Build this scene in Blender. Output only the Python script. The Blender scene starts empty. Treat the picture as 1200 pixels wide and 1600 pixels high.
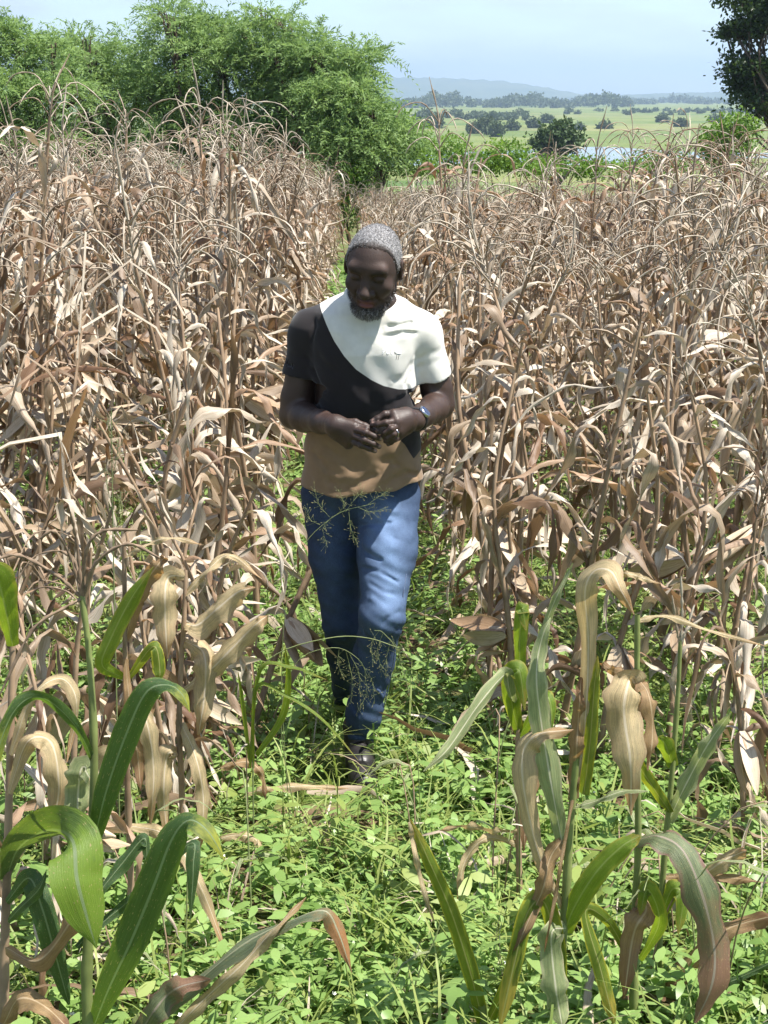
import bpy, math, random
import numpy as np
from mathutils import Vector, Matrix, Euler

SC = bpy.context.scene
COL = SC.collection
R = math.radians

# ------------------------------------------------------------------ camera
F = 2400.0                      # focal length in photo pixels (1200 x 1600)
EYE = np.array((0.0, 0.0, 1.75))
PITCH = math.atan(650 / F)
YAW = -math.atan(55 / F)
cam_d = bpy.data.cameras.new('camera')
cam_d.sensor_fit = 'VERTICAL'
cam_d.sensor_height = 36.0
cam_d.lens = 36.0 * F / 1600.0
cam_d.clip_start = 0.05
cam_d.clip_end = 40000
cam_o = bpy.data.objects.new('camera', cam_d)
cam_o.location = EYE
cam_o.rotation_euler = (math.pi / 2 - PITCH, 0, YAW)
COL.objects.link(cam_o)
SC.camera = cam_o
CR = np.array(Euler((math.pi / 2 - PITCH, 0, YAW)).to_matrix())

# ------------------------------------------------------------------ light
SUN = np.array((0.40, -0.12, 0.90)); SUN /= np.linalg.norm(SUN)
elev = math.asin(SUN[2]); azim = math.atan2(SUN[0], SUN[1])
W = bpy.data.worlds.new('World'); SC.world = W; W.use_nodes = True
nt = W.node_tree; nt.nodes.clear()
def N(nt, t, **kw):
    n = nt.nodes.new(t)
    for k, v in kw.items():
        if k in n.bl_rna.properties: setattr(n, k, v)
        else: n.inputs[k].default_value = v
    return n
sky = N(nt, 'ShaderNodeTexSky', sky_type='NISHITA', sun_disc=False)
sky.sun_elevation = elev; sky.sun_rotation = azim
sky.altitude = 100; sky.air_density = 1.0; sky.dust_density = 0.15; sky.ozone_density = 4.0
tc = N(nt, 'ShaderNodeTexCoord')
mp = N(nt, 'ShaderNodeMapping'); mp.inputs['Scale'].default_value = (3.4, 3.4, 15.0); mp.inputs['Location'].default_value = (2.3, .4, 1.1)
nt.links.new(tc.outputs['Generated'], mp.inputs[0])
nz = N(nt, 'ShaderNodeTexNoise'); nz.inputs['Scale'].default_value = 2.1; nz.inputs['Detail'].default_value = 8; nz.inputs['Roughness'].default_value = .55
nt.links.new(mp.outputs[0], nz.inputs['Vector'])
cr = N(nt, 'ShaderNodeValToRGB'); cr.color_ramp.elements[0].position = .42; cr.color_ramp.elements[1].position = .64
cr.color_ramp.elements[1].color = (.9, .9, .9, 1)
nt.links.new(nz.outputs[0], cr.inputs[0])
mx = N(nt, 'ShaderNodeMixRGB'); mx.inputs[2].default_value = (4.2, 4.6, 5.2, 1)
nt.links.new(cr.outputs[0], mx.inputs[0]); nt.links.new(sky.outputs[0], mx.inputs[1])
bg = N(nt, 'ShaderNodeBackground'); bg.inputs[1].default_value = 0.09
nt.links.new(mx.outputs[0], bg.inputs[0])
wo = N(nt, 'ShaderNodeOutputWorld'); nt.links.new(bg.outputs[0], wo.inputs[0])

sd = bpy.data.lights.new('sun', 'SUN'); sd.energy = 5.0; sd.angle = R(.53); sd.color = (1, .955, .89)
so = bpy.data.objects.new('sun', sd); COL.objects.link(so)
so.rotation_euler = Vector(SUN).to_track_quat('Z', 'Y').to_euler(); so.location = (20, -5, 40)

vs = SC.view_settings
vs.view_transform = 'Standard'; vs.look = 'None'; vs.exposure = 1.25; vs.gamma = 1; vs.use_curve_mapping = False
SC.render.engine = 'CYCLES'
SC.cycles.max_bounces = 7; SC.cycles.diffuse_bounces = 3; SC.cycles.glossy_bounces = 2; SC.cycles.transmission_bounces = 4
SC.cycles.volume_bounces = 0; SC.cycles.caustics_reflective = False; SC.cycles.caustics_refractive = False
SC.cycles.use_denoising = True
SC.cycles.use_adaptive_sampling = True; SC.cycles.adaptive_threshold = 0.02
SC.cycles.sample_clamp_indirect = 6

# ------------------------------------------------------------------ helpers
rng = np.random.default_rng(7)
def U(a, b): return float(rng.uniform(a, b))
def nrm(v):
    v = np.asarray(v, float); return v / (np.linalg.norm(v, axis=-1, keepdims=True) + 1e-12)
def at(px, py, y):
    """point of the place seen at photo pixel (px, py), y metres ahead"""
    d = CR @ np.array(((px - 600) / F, (800 - py) / F, -1.0))
    return EYE + d * (y / d[1])
def pix(P):
    q = (np.asarray(P) - EYE) @ CR
    return 600 + F * q[..., 0] / -q[..., 2], 800 - F * q[..., 1] / -q[..., 2]
def ppm(P):
    """photo pixels per metre at P"""
    return F / -((np.asarray(P) - EYE) @ CR)[..., 2]
def sstep(a, b, x):
    t = np.clip((x - a) / (b - a), 0, 1); return t * t * (3 - 2 * t)
def gz(x, y):
    x = np.asarray(x, float); y = np.asarray(y, float)
    z = -0.06 * np.clip(y, -40, 150) - 4.25 * sstep(120, 300, y)
    z = z - 0.012 * np.clip(x + 1.0, -14, 0) * sstep(5, 14, y) * (1 - sstep(80, 160, y))
    return z
def smooth_noise(x, y, s=0.):
    return (np.sin(x * 2.1 + 1.3 * np.sin(y * 1.7 + s)) + np.sin(y * 2.7 + 1.1 * np.sin(x * 1.3 + s * 2)) + .5 * np.sin(x * 5.3 + y * 4.1 + s)) / 2.5

def mesh(name, V, Q, uv=None, smooth=True, mats=None, midx=None, attrs=None):
    V = np.ascontiguousarray(V, dtype=np.float32); Q = np.ascontiguousarray(Q, dtype=np.int32)
    me = bpy.data.meshes.new(name)
    n, k = Q.shape
    me.vertices.add(len(V)); me.vertices.foreach_set('co', V.ravel())
    me.loops.add(n * k); me.loops.foreach_set('vertex_index', Q.ravel())
    me.polygons.add(n)
    me.polygons.foreach_set('loop_start', np.arange(0, n * k, k, dtype=np.int32))
    me.polygons.foreach_set('use_smooth', np.full(n, smooth, dtype=bool))
    if midx is not None: me.polygons.foreach_set('material_index', np.ascontiguousarray(midx, dtype=np.int32))
    if uv is not None:
        l = me.uv_layers.new(name='UVMap'); l.data.foreach_set('uv', np.ascontiguousarray(uv[Q.ravel()], dtype=np.float32).ravel())
    for m in (mats if isinstance(mats, (list, tuple)) else [mats] if mats else []): me.materials.append(m)
    for k2, a in (attrs or {}).items():
        t = me.attributes.new(k2, 'FLOAT', 'POINT'); t.data.foreach_set('value', np.ascontiguousarray(a, dtype=np.float32))
    me.update(calc_edges=True)
    return me
def link(name, data, parent=None, loc=None):
    o = bpy.data.objects.new(name, data); COL.objects.link(o)
    if parent is not None: o.parent = parent
    if loc is not None: o.location = [float(v) for v in loc]
    return o
def tag(o, label=None, cat=None, group=None, kind=None):
    if label: o['label'] = label
    if cat: o['category'] = cat
    if group: o['group'] = group
    if kind: o['kind'] = kind
    return o

class MB:
    """collects quads (with per-vertex uv) for one mesh"""
    def __init__(s): s.V = []; s.Q = []; s.T = []; s.M = []; s.n = 0
    def add(s, V, Q, uv=None, m=0):
        V = np.asarray(V, float); Q = np.asarray(Q, int)
        s.V.append(V); s.Q.append(Q + s.n); s.n += len(V)
        s.T.append(np.zeros((len(V), 2)) if uv is None else uv); s.M.append(np.full(len(Q), m))
    def arrays(s): return np.concatenate(s.V), np.concatenate(s.Q), np.concatenate(s.T), np.concatenate(s.M)
    def build(s, name, mats, smooth=True):
        V, Q, T, M = s.arrays(); return mesh(name, V, Q, T, smooth, mats, M)

def grid_quads(nu, nv, wrap=False):
    i = np.arange(nu - 1)[:, None]; j = np.arange(nv if wrap else nv - 1)[None, :]; j2 = (j + 1) % nv
    return np.stack([i * nv + j + 0 * i, i * nv + j2, (i + 1) * nv + j2, (i + 1) * nv + j], -1).reshape(-1, 4)
def tangents(P):
    T = np.gradient(P, axis=0); return nrm(T)
def tube(P, rad, k=6, cap=False):
    P = np.asarray(P, float); n = len(P); rad = np.broadcast_to(np.asarray(rad, float), (n,))
    T = tangents(P)
    ref = np.array((0.31, .95, .05)) if abs(T[:, 2]).mean() > .5 else np.array((0.05, .1, 1.))
    S = nrm(np.cross(T, ref)); B = np.cross(T, S)
    a = np.arange(k) * 2 * math.pi / k
    V = P[:, None] + rad[:, None, None] * (np.cos(a)[None, :, None] * S[:, None] + np.sin(a)[None, :, None] * B[:, None])
    uv = np.stack(np.meshgrid(np.linspace(0, 1, n), np.arange(k) / k, indexing='ij'), -1)[..., ::-1]
    return V.reshape(-1, 3), grid_quads(n, k, True), uv.reshape(-1, 2)
def ribbon(P, S, Wd, fold, na=3, wave=0., wfreq=9., ph=0.):
    """leaf blade round centreline P; S side direction, Wd half width, fold angle (rad)"""
    P = np.asarray(P, float); n = len(P); T = tangents(P)
    S = nrm(S - T * (S * T).sum(-1, keepdims=True)); Nn = np.cross(S, T)
    t = np.linspace(-1, 1, na); fold = np.broadcast_to(fold, (n,)); s = np.linspace(0, 1, n)
    at_ = np.abs(t)
    V = P[:, None] + S[:, None] * (Wd[:, None] * t[None] * np.cos(fold[:, None] * at_[None] ** .5))[..., None] \
        + Nn[:, None] * (Wd[:, None] * at_[None] * np.sin(fold[:, None]))[..., None]
    if wave:
        w = wave * np.sin(s[:, None] * wfreq * 6.28 + ph + t[None] * 1.7) * at_[None] * np.minimum(1, Wd[:, None] / .01)
        V = V + Nn[:, None] * w[..., None]
    uv = np.stack(np.meshgrid(s, (t + 1) / 2, indexing='ij'), -1)[..., ::-1]
    return V.reshape(-1, 3), grid_quads(n, na), uv.reshape(-1, 2)
def catmull(C, n):
    C = np.asarray(C, float); m = len(C)
    E = np.vstack([2 * C[0] - C[1], C, 2 * C[-1] - C[-2]])
    out = []
    for u in np.linspace(0, m - 1, n):
        i = min(int(u), m - 2); t = u - i; a, b, c, d = E[i:i + 4]
        out.append(.5 * ((2 * b) + (c - a) * t + (2 * a - 5 * b + 4 * c - d) * t * t + (3 * b - a - 3 * c + d) * t ** 3))
    return np.array(out)
def rotz(a):
    c, s = math.cos(a), math.sin(a); return np.array(((c, -s, 0), (s, c, 0), (0, 0, 1.)))
def rotx(a):
    c, s = math.cos(a), math.sin(a); return np.array(((1, 0, 0), (0, c, -s), (0, s, c)))
def roty(a):
    c, s = math.cos(a), math.sin(a); return np.array(((c, 0, s), (0, 1, 0), (-s, 0, c)))

# ------------------------------------------------------------------ materials
def new_mat(name):
    m = bpy.data.materials.new(name); m.use_nodes = True; t = m.node_tree; t.nodes.clear()
    return m, t, N(t, 'ShaderNodeOutputMaterial')
def ramp(t, stops, inp=None, interp='LINEAR'):
    n = N(t, 'ShaderNodeValToRGB'); r = n.color_ramp; r.interpolation = interp
    while len(r.elements) < len(stops): r.elements.new(.5)
    for e, (p, c) in zip(r.elements, stops):
        e.position = p; e.color = (*c, 1) if len(c) == 3 else c
    if inp is not None: t.links.new(inp, n.inputs[0])
    return n.outputs[0]
def math_n(t, op, a, b=None, c=None):
    n = N(t, 'ShaderNodeMath', operation=op)
    for i, v in enumerate((a, b, c)):
        if v is None: continue
        if isinstance(v, (int, float)): n.inputs[i].default_value = v
        else: t.links.new(v, n.inputs[i])
    return n.outputs[0]
def mixc(t, f, a, b, blend='MIX'):
    n = N(t, 'ShaderNodeMixRGB', blend_type=blend)
    for i, v in enumerate((f, a, b)):
        if isinstance(v, (int, float)): n.inputs[i].default_value = v
        elif isinstance(v, tuple): n.inputs[i].default_value = (*v, 1)
        else: t.links.new(v, n.inputs[i])
    return n.outputs[0]
def noise(t, scale, detail=3, vec=None, rough=.5):
    n = N(t, 'ShaderNodeTexNoise'); n.inputs['Scale'].default_value = scale; n.inputs['Detail'].default_value = detail; n.inputs['Roughness'].default_value = rough
    if vec is not None: t.links.new(vec, n.inputs['Vector'])
    return n.outputs[0]
def rnd(t):
    g = N(t, 'ShaderNodeNewGeometry'); o = N(t, 'ShaderNodeObjectInfo')
    return math_n(t, 'FRACT', math_n(t, 'ADD', g.outputs['Random Per Island'], math_n(t, 'MULTIPLY', o.outputs['Random'], 7.31)))
def uvscaled(t, sx, sy):
    u = N(t, 'ShaderNodeUVMap'); m = N(t, 'ShaderNodeMapping'); m.inputs['Scale'].default_value = (sx, sy, 1)
    t.links.new(u.outputs[0], m.inputs[0]); return m.outputs[0]
def bump(t, h, dist, strength=.6):
    b = N(t, 'ShaderNodeBump'); b.inputs['Distance'].default_value = dist; b.inputs['Strength'].default_value = strength
    t.links.new(h, b.inputs['Height']); return b.outputs[0]
def leafy(t, out, col, trans_col, tf=.35, rough=.6, spec=.3, nrm_=None):
    p = N(t, 'ShaderNodeBsdfPrincipled'); p.inputs['Roughness'].default_value = rough; p.inputs['Specular IOR Level'].default_value = spec
    tr = N(t, 'ShaderNodeBsdfTranslucent'); ms = N(t, 'ShaderNodeMixShader'); ms.inputs[0].default_value = tf
    for c, s in ((col, p.inputs['Base Color']), (trans_col, tr.inputs['Color'])):
        if isinstance(c, tuple): s.default_value = (*c, 1)
        else: t.links.new(c, s)
    if nrm_ is not None: t.links.new(nrm_, p.inputs['Normal'])
    t.links.new(p.outputs[0], ms.inputs[1]); t.links.new(tr.outputs[0], ms.inputs[2]); t.links.new(ms.outputs[0], out.inputs[0])
def simple(name, col, rough=.7, spec=.3, var=.25, scale=30, metallic=0., bmp=0.):
    m, t, out = new_mat(name); p = N(t, 'ShaderNodeBsdfPrincipled')
    p.inputs['Roughness'].default_value = rough; p.inputs['Specular IOR Level'].default_value = spec; p.inputs['Metallic'].default_value = metallic
    tc = N(t, 'ShaderNodeTexCoord'); n = noise(t, scale, 4, tc.outputs['Object'])
    c = ramp(t, [(.3, tuple(v * (1 - var) for v in col)), (.7, tuple(min(1, v * (1 + var)) for v in col))], n)
    t.links.new(c, p.inputs['Base Color'])
    if bmp: t.links.new(bump(t, n, bmp), p.inputs['Normal'])
    t.links.new(p.outputs[0], out.inputs[0]); return m

def mat_dry(name, pale, mid, dark, tcol, tf=.3):
    m, t, out = new_mat(name); r = rnd(t)
    c = ramp(t, [(.05, dark), (.34, mid), (.74, pale), (1, tuple(min(1, v * 1.12) for v in pale))], r)
    st = noise(t, 1, 3, uvscaled(t, 30, 1.5)); bl = noise(t, 1, 3, uvscaled(t, 2.5, 5))
    c = mixc(t, 1., c, ramp(t, [(.3, (.60, .54, .48)), (.68, (1.12, 1.12, 1.12))], st), 'MULTIPLY')
    c = mixc(t, ramp(t, [(.55, (0, 0, 0)), (.8, (.7, .7, .7))], bl), c, dark)
    tr = mixc(t, .7, c, tcol)
    leafy(t, out, c, tr, tf, .5, .45, bump(t, st, .0015, .5)); return m
M = {}
M['dry'] = mat_dry('dry_leaf', (.545, .49, .40), (.35, .27, .185), (.135, .083, .047), (.43, .265, .13), .19)
M['dry_brown'] = mat_dry('brown_leaf', (.36, .25, .165), (.27, .17, .10), (.13, .07, .04), (.45, .24, .10), .22)
M['husk'] = mat_dry('dry_husk', (.58, .49, .36), (.50, .40, .28), (.33, .22, .13), (.5, .3, .15), .12)
M['stalk'] = simple('dry_stalk', (.28, .195, .125), .75, .2, .4, 14)
M['stalk_green'] = simple('green_stalk', (.17, .20, .065), .55, .3, .25, 18)
M['tassel'] = mat_dry('dry_tassel', (.49, .435, .345), (.40, .33, .245), (.24, .175, .115), (.4, .29, .17), .15)
M['tassel_dark'] = simple('dark_tassel', (.19, .135, .09), .8, .2, .4, 60)
# ------------------------------------------------------------------ ground, far land, river, hills
def ground_mat():
    m, t, out = new_mat('soil_and_fields'); p = N(t, 'ShaderNodeBsdfPrincipled'); p.inputs['Roughness'].default_value = .95; p.inputs['Specular IOR Level'].default_value = .1
    g = N(t, 'ShaderNodeNewGeometry'); pos = g.outputs['Position']
    sx = N(t, 'ShaderNodeSeparateXYZ'); t.links.new(pos, sx.inputs[0])
    soil = ramp(t, [(.3, (.07, .045, .028)), (.7, (.16, .11, .07))], noise(t, 9, 6, pos))
    gre = ramp(t, [(.35, (.05, .085, .018)), (.65, (.11, .16, .035))], noise(t, 3, 5, pos))
    near = mixc(t, ramp(t, [(.42, (0, 0, 0)), (.55, (1, 1, 1))], noise(t, 2.2, 4, pos)), soil, gre)
    mp = N(t, 'ShaderNodeMapping'); mp.inputs['Scale'].default_value = (.0045, .012, 0); mp.inputs['Rotation'].default_value = (0, 0, .16); t.links.new(pos, mp.inputs[0])
    v = N(t, 'ShaderNodeTexVoronoi'); v.inputs['Scale'].default_value = 1.; t.links.new(mp.outputs[0], v.inputs['Vector'])
    bw = N(t, 'ShaderNodeRGBToBW'); t.links.new(v.outputs['Color'], bw.inputs[0])
    far = ramp(t, [(.2, (.085, .125, .045)), (.4, (.13, .15, .055)), (.55, (.20, .19, .08)), (.7, (.095, .13, .045)), (.85, (.23, .19, .11))], bw.outputs[0])
    far = mixc(t, .55, far, ramp(t, [(.35, (.07, .12, .03)), (.7, (.19, .21, .065))], noise(t, .02, 6, pos)))
    f = N(t, 'ShaderNodeMapRange'); f.inputs['From Min'].default_value = 60; f.inputs['From Max'].default_value = 160; t.links.new(sx.outputs[1], f.inputs[0])
    t.links.new(mixc(t, f.outputs[0], near, far), p.inputs['Base Color'])
    t.links.new(bump(t, noise(t, 25, 5, pos), .03, .8), p.inputs['Normal'])
    t.links.new(p.outputs[0], out.inputs[0]); return m
rad = np.concatenate([[0.], np.geomspace(.4, 13000, 150)]); ns = 160
a = np.arange(ns) * 2 * math.pi / ns
X = rad[:, None] * np.cos(a); Y = rad[:, None] * np.sin(a) + 3
Z = gz(X, Y) + .025 * smooth_noise(X * 2, Y * 2) * (1 - sstep(20, 60, rad[:, None]))
ground = link('ground', mesh('ground', np.stack([X, Y, Z], -1).reshape(-1, 3), grid_quads(len(rad), ns, True), mats=ground_mat()))
tag(ground, 'brown and green field soil running down to the distant plain', 'ground', kind='structure')

def water_mat():
    m, t, out = new_mat('river_water'); p = N(t, 'ShaderNodeBsdfPrincipled')
    p.inputs['Base Color'].default_value = (.16, .19, .20, 1); p.inputs['Roughness'].default_value = .12
    g = N(t, 'ShaderNodeNewGeometry'); t.links.new(bump(t, noise(t, .6, 3, g.outputs['Position']), .05, .25), p.inputs['Normal'])
    t.links.new(p.outputs[0], out.inputs[0]); return m
# river outline on the plain
PL = -13.25
def plain(px, py, z=PL + .06):
    d = CR @ np.array(((px - 600) / F, (800 - py) / F, -1.0)); return EYE + d * ((z - EYE[2]) / d[2])
near_b = [(560, 262), (800, 254), (900, 258), (960, 254), (1050, 250), (1200, 247), (1500, 240)]
far_b = [(560, 243), (800, 235), (900, 230), (960, 230), (1050, 236), (1200, 239), (1500, 236)]
A = catmull([plain(*q) for q in near_b], 40); B = catmull([plain(*q) for q in far_b], 40)
rv = np.stack([A, B], 1).reshape(-1, 3); rv[:, 2] = PL + .06
tag(link('river', mesh('river', rv, grid_quads(40, 2), mats=water_mat(), smooth=False)), 'pale grey river water lying on the green plain', 'river', kind='structure')

def hill_mat():
    m, t, out = new_mat('wooded_hill'); p = N(t, 'ShaderNodeBsdfPrincipled'); p.inputs['Roughness'].default_value = 1; p.inputs['Specular IOR Level'].default_value = 0
    g = N(t, 'ShaderNodeNewGeometry')
    t.links.new(ramp(t, [(.35, (.035, .06, .025)), (.65, (.10, .115, .055))], noise(t, .006, 8, g.outputs['Position'], .65)), p.inputs['Base Color'])
    t.links.new(p.outputs[0], out.inputs[0]); return m
HM = hill_mat()
def hill(label, prof, y0, dep):
    xs = np.linspace(prof[0][0], prof[-1][0], 160); ph = np.interp(xs, [q[0] for q in prof], [q[1] for q in prof])
    k = 14; V = []
    for i, (x, h) in enumerate(zip(xs, ph)):
        top = at(x, h, y0)
        hh = top[2] - PL
        for j in range(k):
            s = j / (k - 1); prof_h = math.sin(min(1, s / .55) * math.pi / 2) if s < .55 else math.cos((s - .55) / .45 * math.pi / 2)
            V.append((top[0], y0 - dep * .55 + dep * s, PL - 2 + (hh + 2) * prof_h ** 1.3 + 4 * math.sin(x * .21 + j) * prof_h + 2.5 * math.sin(x * .63 + j * 2.2) * prof_h))
    o = link('hills', mesh('hills', np.array(V), grid_quads(160, k), mats=HM)); tag(o, label, 'hills', kind='structure')
hill('long flat-topped blue hill on the horizon above the far wood', [(-700, 150), (-300, 128), (300, 121), (640, 121), (700, 122), (780, 127), (840, 136), (890, 147), (940, 153)], 7600, 2600)
hill('low faint blue ridge on the horizon near the big dark tree', [(860, 153), (980, 149), (1060, 146), (1130, 145), (1240, 146), (1500, 140), (1900, 150)], 6500, 2200)

# ------------------------------------------------------------------ trees
def foliage_mat(name, a, b, tcol, tf=.4, rough=.6):
    m, t, out = new_mat(name); r = rnd(t); g = N(t, 'ShaderNodeNewGeometry')
    c = mixc(t, .45, ramp(t, [(0, a), (1, b)], r), ramp(t, [(.35, a), (.65, b)], noise(t, .9, 3, g.outputs['Position'])))
    leafy(t, out, c, mixc(t, .6, c, tcol), tf, rough, .25); return m
M['feather'] = foliage_mat('feathery_foliage', (.10, .175, .052), (.25, .355, .125), (.33, .48, .13), .42)
M['darkleaf'] = foliage_mat('dark_foliage', (.016, .034, .012), (.05, .085, .022), (.08, .14, .02), .25, .45)
M['midleaf'] = foliage_mat('mid_foliage', (.028, .055, .018), (.06, .095, .03), (.09, .15, .03), .25)
M['bushleaf'] = foliage_mat('bush_foliage', (.07, .14, .022), (.15, .25, .04), (.25, .42, .05), .4)
M['farleaf'] = foliage_mat('far_foliage', (.045, .068, .03), (.095, .125, .05), (.10, .14, .05), .2)
M['bark'] = simple('bark', (.10, .075, .055), .9, .1, .4, 9, bmp=.02)

def leaf_quads(C, D, Nn, L, Wd):
    """diamond leaflets: centre base C, direction D, normal Nn"""
    S = nrm(np.cross(D, Nn)); L = np.broadcast_to(L, (len(C),))[:, None]; Wd = np.broadcast_to(Wd, (len(C),))[:, None]
    V = np.stack([C, C + D * L * .45 + S * Wd * .5, C + D * L, C + D * L * .45 - S * Wd * .5], 1).reshape(-1, 3)
    return V, np.arange(len(V)).reshape(-1, 4)
def rand_dir(n, up=0.):
    d = rng.normal(size=(n, 3)); d[:, 2] += up; return nrm(d)
def limbs(mb, base, lobes, r0, h_trunk, lean=(0, 0)):
    fork = base + np.array((lean[0], lean[1], h_trunk))
    P = catmull([base - (0, 0, .15), base + (lean[0] * .3, lean[1] * .3, h_trunk * .5), fork], 7)
    mb.add(*tube(P, np.linspace(r0 * 1.25, r0 * .8, 7), 8))
    if len(lobes) > 20: lobes = lobes[::2]
    for c, r in lobes:
        mid = fork * .45 + c * .55 + rng.normal(size=3) * .12 * np.linalg.norm(c - fork); mid[2] += .1 * r[2]
        P = catmull([fork - (0, 0, .1), mid, c], 7)
        mb.add(*tube(P, np.linspace(r0 * .6, r0 * .16, 7), 6))
        for _ in range(5):
            d = rand_dir(1, .5)[0] * r * .8
            P2 = catmull([mid * .5 + c * .5, c + d * .5 + (0, 0, .1), c + d], 5)
            mb.add(*tube(P2, np.linspace(r0 * .2, r0 * .04, 5), 4))
def feather_crown(lobes, n_sprays, ln=.95, nl=11, L=.14, Wd=.036):
    Vs = []; vol = np.array([r[0] * r[1] * r[2] for c, r in lobes]) ** .75; vol /= vol.sum()
    for (c, r), f in zip(lobes, vol):
        n = int(n_sprays * f); d = rand_dir(n, .25); rr = rng.uniform(.3, 1.0, n) ** .5
        B = c + d * r * rr[:, None] * .80
        out = nrm(d * (1, 1, .8) + rand_dir(n, .1) * .55 + (0, 0, .25))
        l = rng.uniform(.5, 1.15, n) * ln
        s = np.linspace(.05, 1, nl)
        P = B[:, None] + out[:, None] * (l[:, None] * s)[..., None] + np.array((0, 0, -1.)) * (l[:, None] * .42 * s ** 2.2)[..., None]
        T = nrm(out[:, None] + np.array((0, 0, -1.)) * (.9 * s ** 1.2)[None, :, None])
        side = nrm(np.cross(T, rand_dir(n, 1.5)[:, None]))
        for sg in (-1, 1):
            D = nrm(T * .75 + side * sg * .8 + rng.normal(size=P.shape) * .22).reshape(-1, 3)
            V, _ = leaf_quads(P.reshape(-1, 3), D, nrm(rand_dir(len(D), 1.2)), rng.uniform(.6, 1.25, len(D)) * L, rng.uniform(.7, 1.3, len(D)) * Wd)
            Vs.append(V)
    V = np.concatenate(Vs); return V, np.arange(len(V)).reshape(-1, 4)
def leaf_crown(lobes, n, L, Wd, clump=14, cr=.35, fill=.55):
    Vs = []; vol = np.array([r[0] * r[1] * r[2] for c, r in lobes]) ** .67; vol /= vol.sum()
    for (c, r), f in zip(lobes, vol):
        k = max(3, int(n * f / clump)); d = rand_dir(k, .1); B = c + d * r * (rng.uniform(fill, 1.05, k) ** .6)[:, None]
        C = (B[:, None] + rng.normal(size=(k, clump, 3)) * cr * np.array((1, 1, .6))).reshape(-1, 3)
        D = nrm(np.repeat(d, clump, 0) * .6 + rand_dir(len(C)) + (0, 0, -.15))
        V, _ = leaf_quads(C, D, nrm(rand_dir(len(C), .9)), rng.uniform(.6, 1.3, len(C)) * L, rng.uniform(.7, 1.3, len(C)) * Wd)
        Vs.append(V)
    V = np.concatenate(Vs); return V, np.arange(len(V)).reshape(-1, 4)
def tree(name, label, cat, base, lobes, crown, mat, r0, ht, group=None, lean=(0, 0), smooth=False):
    base = np.array((base[0], base[1], float(gz(base[0], base[1])))) if len(base) == 2 else np.array(base, float)
    root = tag(link(name, None, loc=base), label, cat, group)
    mb = MB(); limbs(mb, base * 0, [(np.asarray(c) - base, np.asarray(r)) for c, r in lobes], r0, ht, lean)
    link('trunk', mb.build('trunk', M['bark']), root)
    V, Q = crown; link('crown', mesh('crown', V - base, Q, mats=mat, smooth=smooth), root)
    return root
def break_up(lobes, k, fr=.5, flat=.5):
    """each big lobe becomes k smaller flattened pads with gaps between them"""
    out = []
    for c, r in lobes:
        for i in range(k):
            d = rand_dir(1, .15)[0]; q = U(.35, .85); out.append((c + d * r * q, r * np.array((fr, fr, fr * flat)) * U(.75, 1.2)))
    return out
def px_lobes(lst, y):
    """(px, py, rx_px, rz_px, dy, ry_m) -> lobes in metres at distance y"""
    out = []
    for px, py, rx, rz, dy, ry in lst:
        c = at(px, py, y + dy); k = ppm(c); out.append((c, np.array((rx / k, ry, rz / k))))
    return out
AC = 'feathery trees behind the left of the field'
for label, y, bx, n, lst in [
    ('tallest feathery green tree with broad crown left of the gap', 43, 320, 2300, [(300, 75, 68, 70, 0, 1.5), (255, 120, 55, 62, .3, 1.4), (345, 115, 55, 55, -.3, 1.4), (300, 165, 75, 55, 0, 1.5), (275, 42, 42, 36, 0, 1.), (325, 50, 38, 35, .3, 1.)]),
    ('feathery green tree with rounded top just right of the tallest', 42, 430, 1900, [(420, 78, 62, 62, 0, 1.4), (400, 50, 36, 34, .3, .9), (455, 80, 48, 45, -.2, 1.2), (415, 140, 66, 55, 0, 1.4), (470, 140, 55, 60, -.3, 1.3)]),
    ('feathery green tree whose sprays reach out over the valley view', 40, 585, 2300, [(520, 112, 62, 50, 0, 1.3), (575, 100, 44, 34, .3, 1.), (520, 175, 68, 55, 0, 1.4), (560, 165, 48, 50, -.4, 1.2), (500, 85, 44, 36, .3, 1.1), (575, 215, 46, 40, -.3, 1.), (530, 235, 50, 40, -.2, 1.)]),
    ('low feathery green tree at the far left edge', 39, 40, 1700, [(10, 92, 66, 55, 0, 1.4), (70, 105, 56, 46, .3, 1.2), (-40, 80, 55, 52, 0, 1.3), (20, 150, 72, 48, -.2, 1.4), (90, 155, 50, 45, 0, 1.2)]),
    ('feathery green tree with flat top between edge and tallest trees', 45, 160, 1700, [(150, 100, 58, 46, 0, 1.4), (205, 90, 46, 44, .3, 1.2), (110, 85, 45, 40, .3, 1.2), (160, 155, 70, 48, -.2, 1.5), (225, 150, 50, 52, 0, 1.3)]),
]:
    lobes = px_lobes(lst + [(bx - 45, 215, 55, 42, -.4, 1.2), (bx + 30, 222, 55, 42, -.4, 1.2)], y); lobes = break_up(lobes, 5); b = at(bx, 300, y)
    tree('feathery_tree', label, 'tree', (b[0], b[1]), lobes, feather_crown(lobes, int(n * .88)), M['feather'], .14, 1.6, AC)
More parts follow.
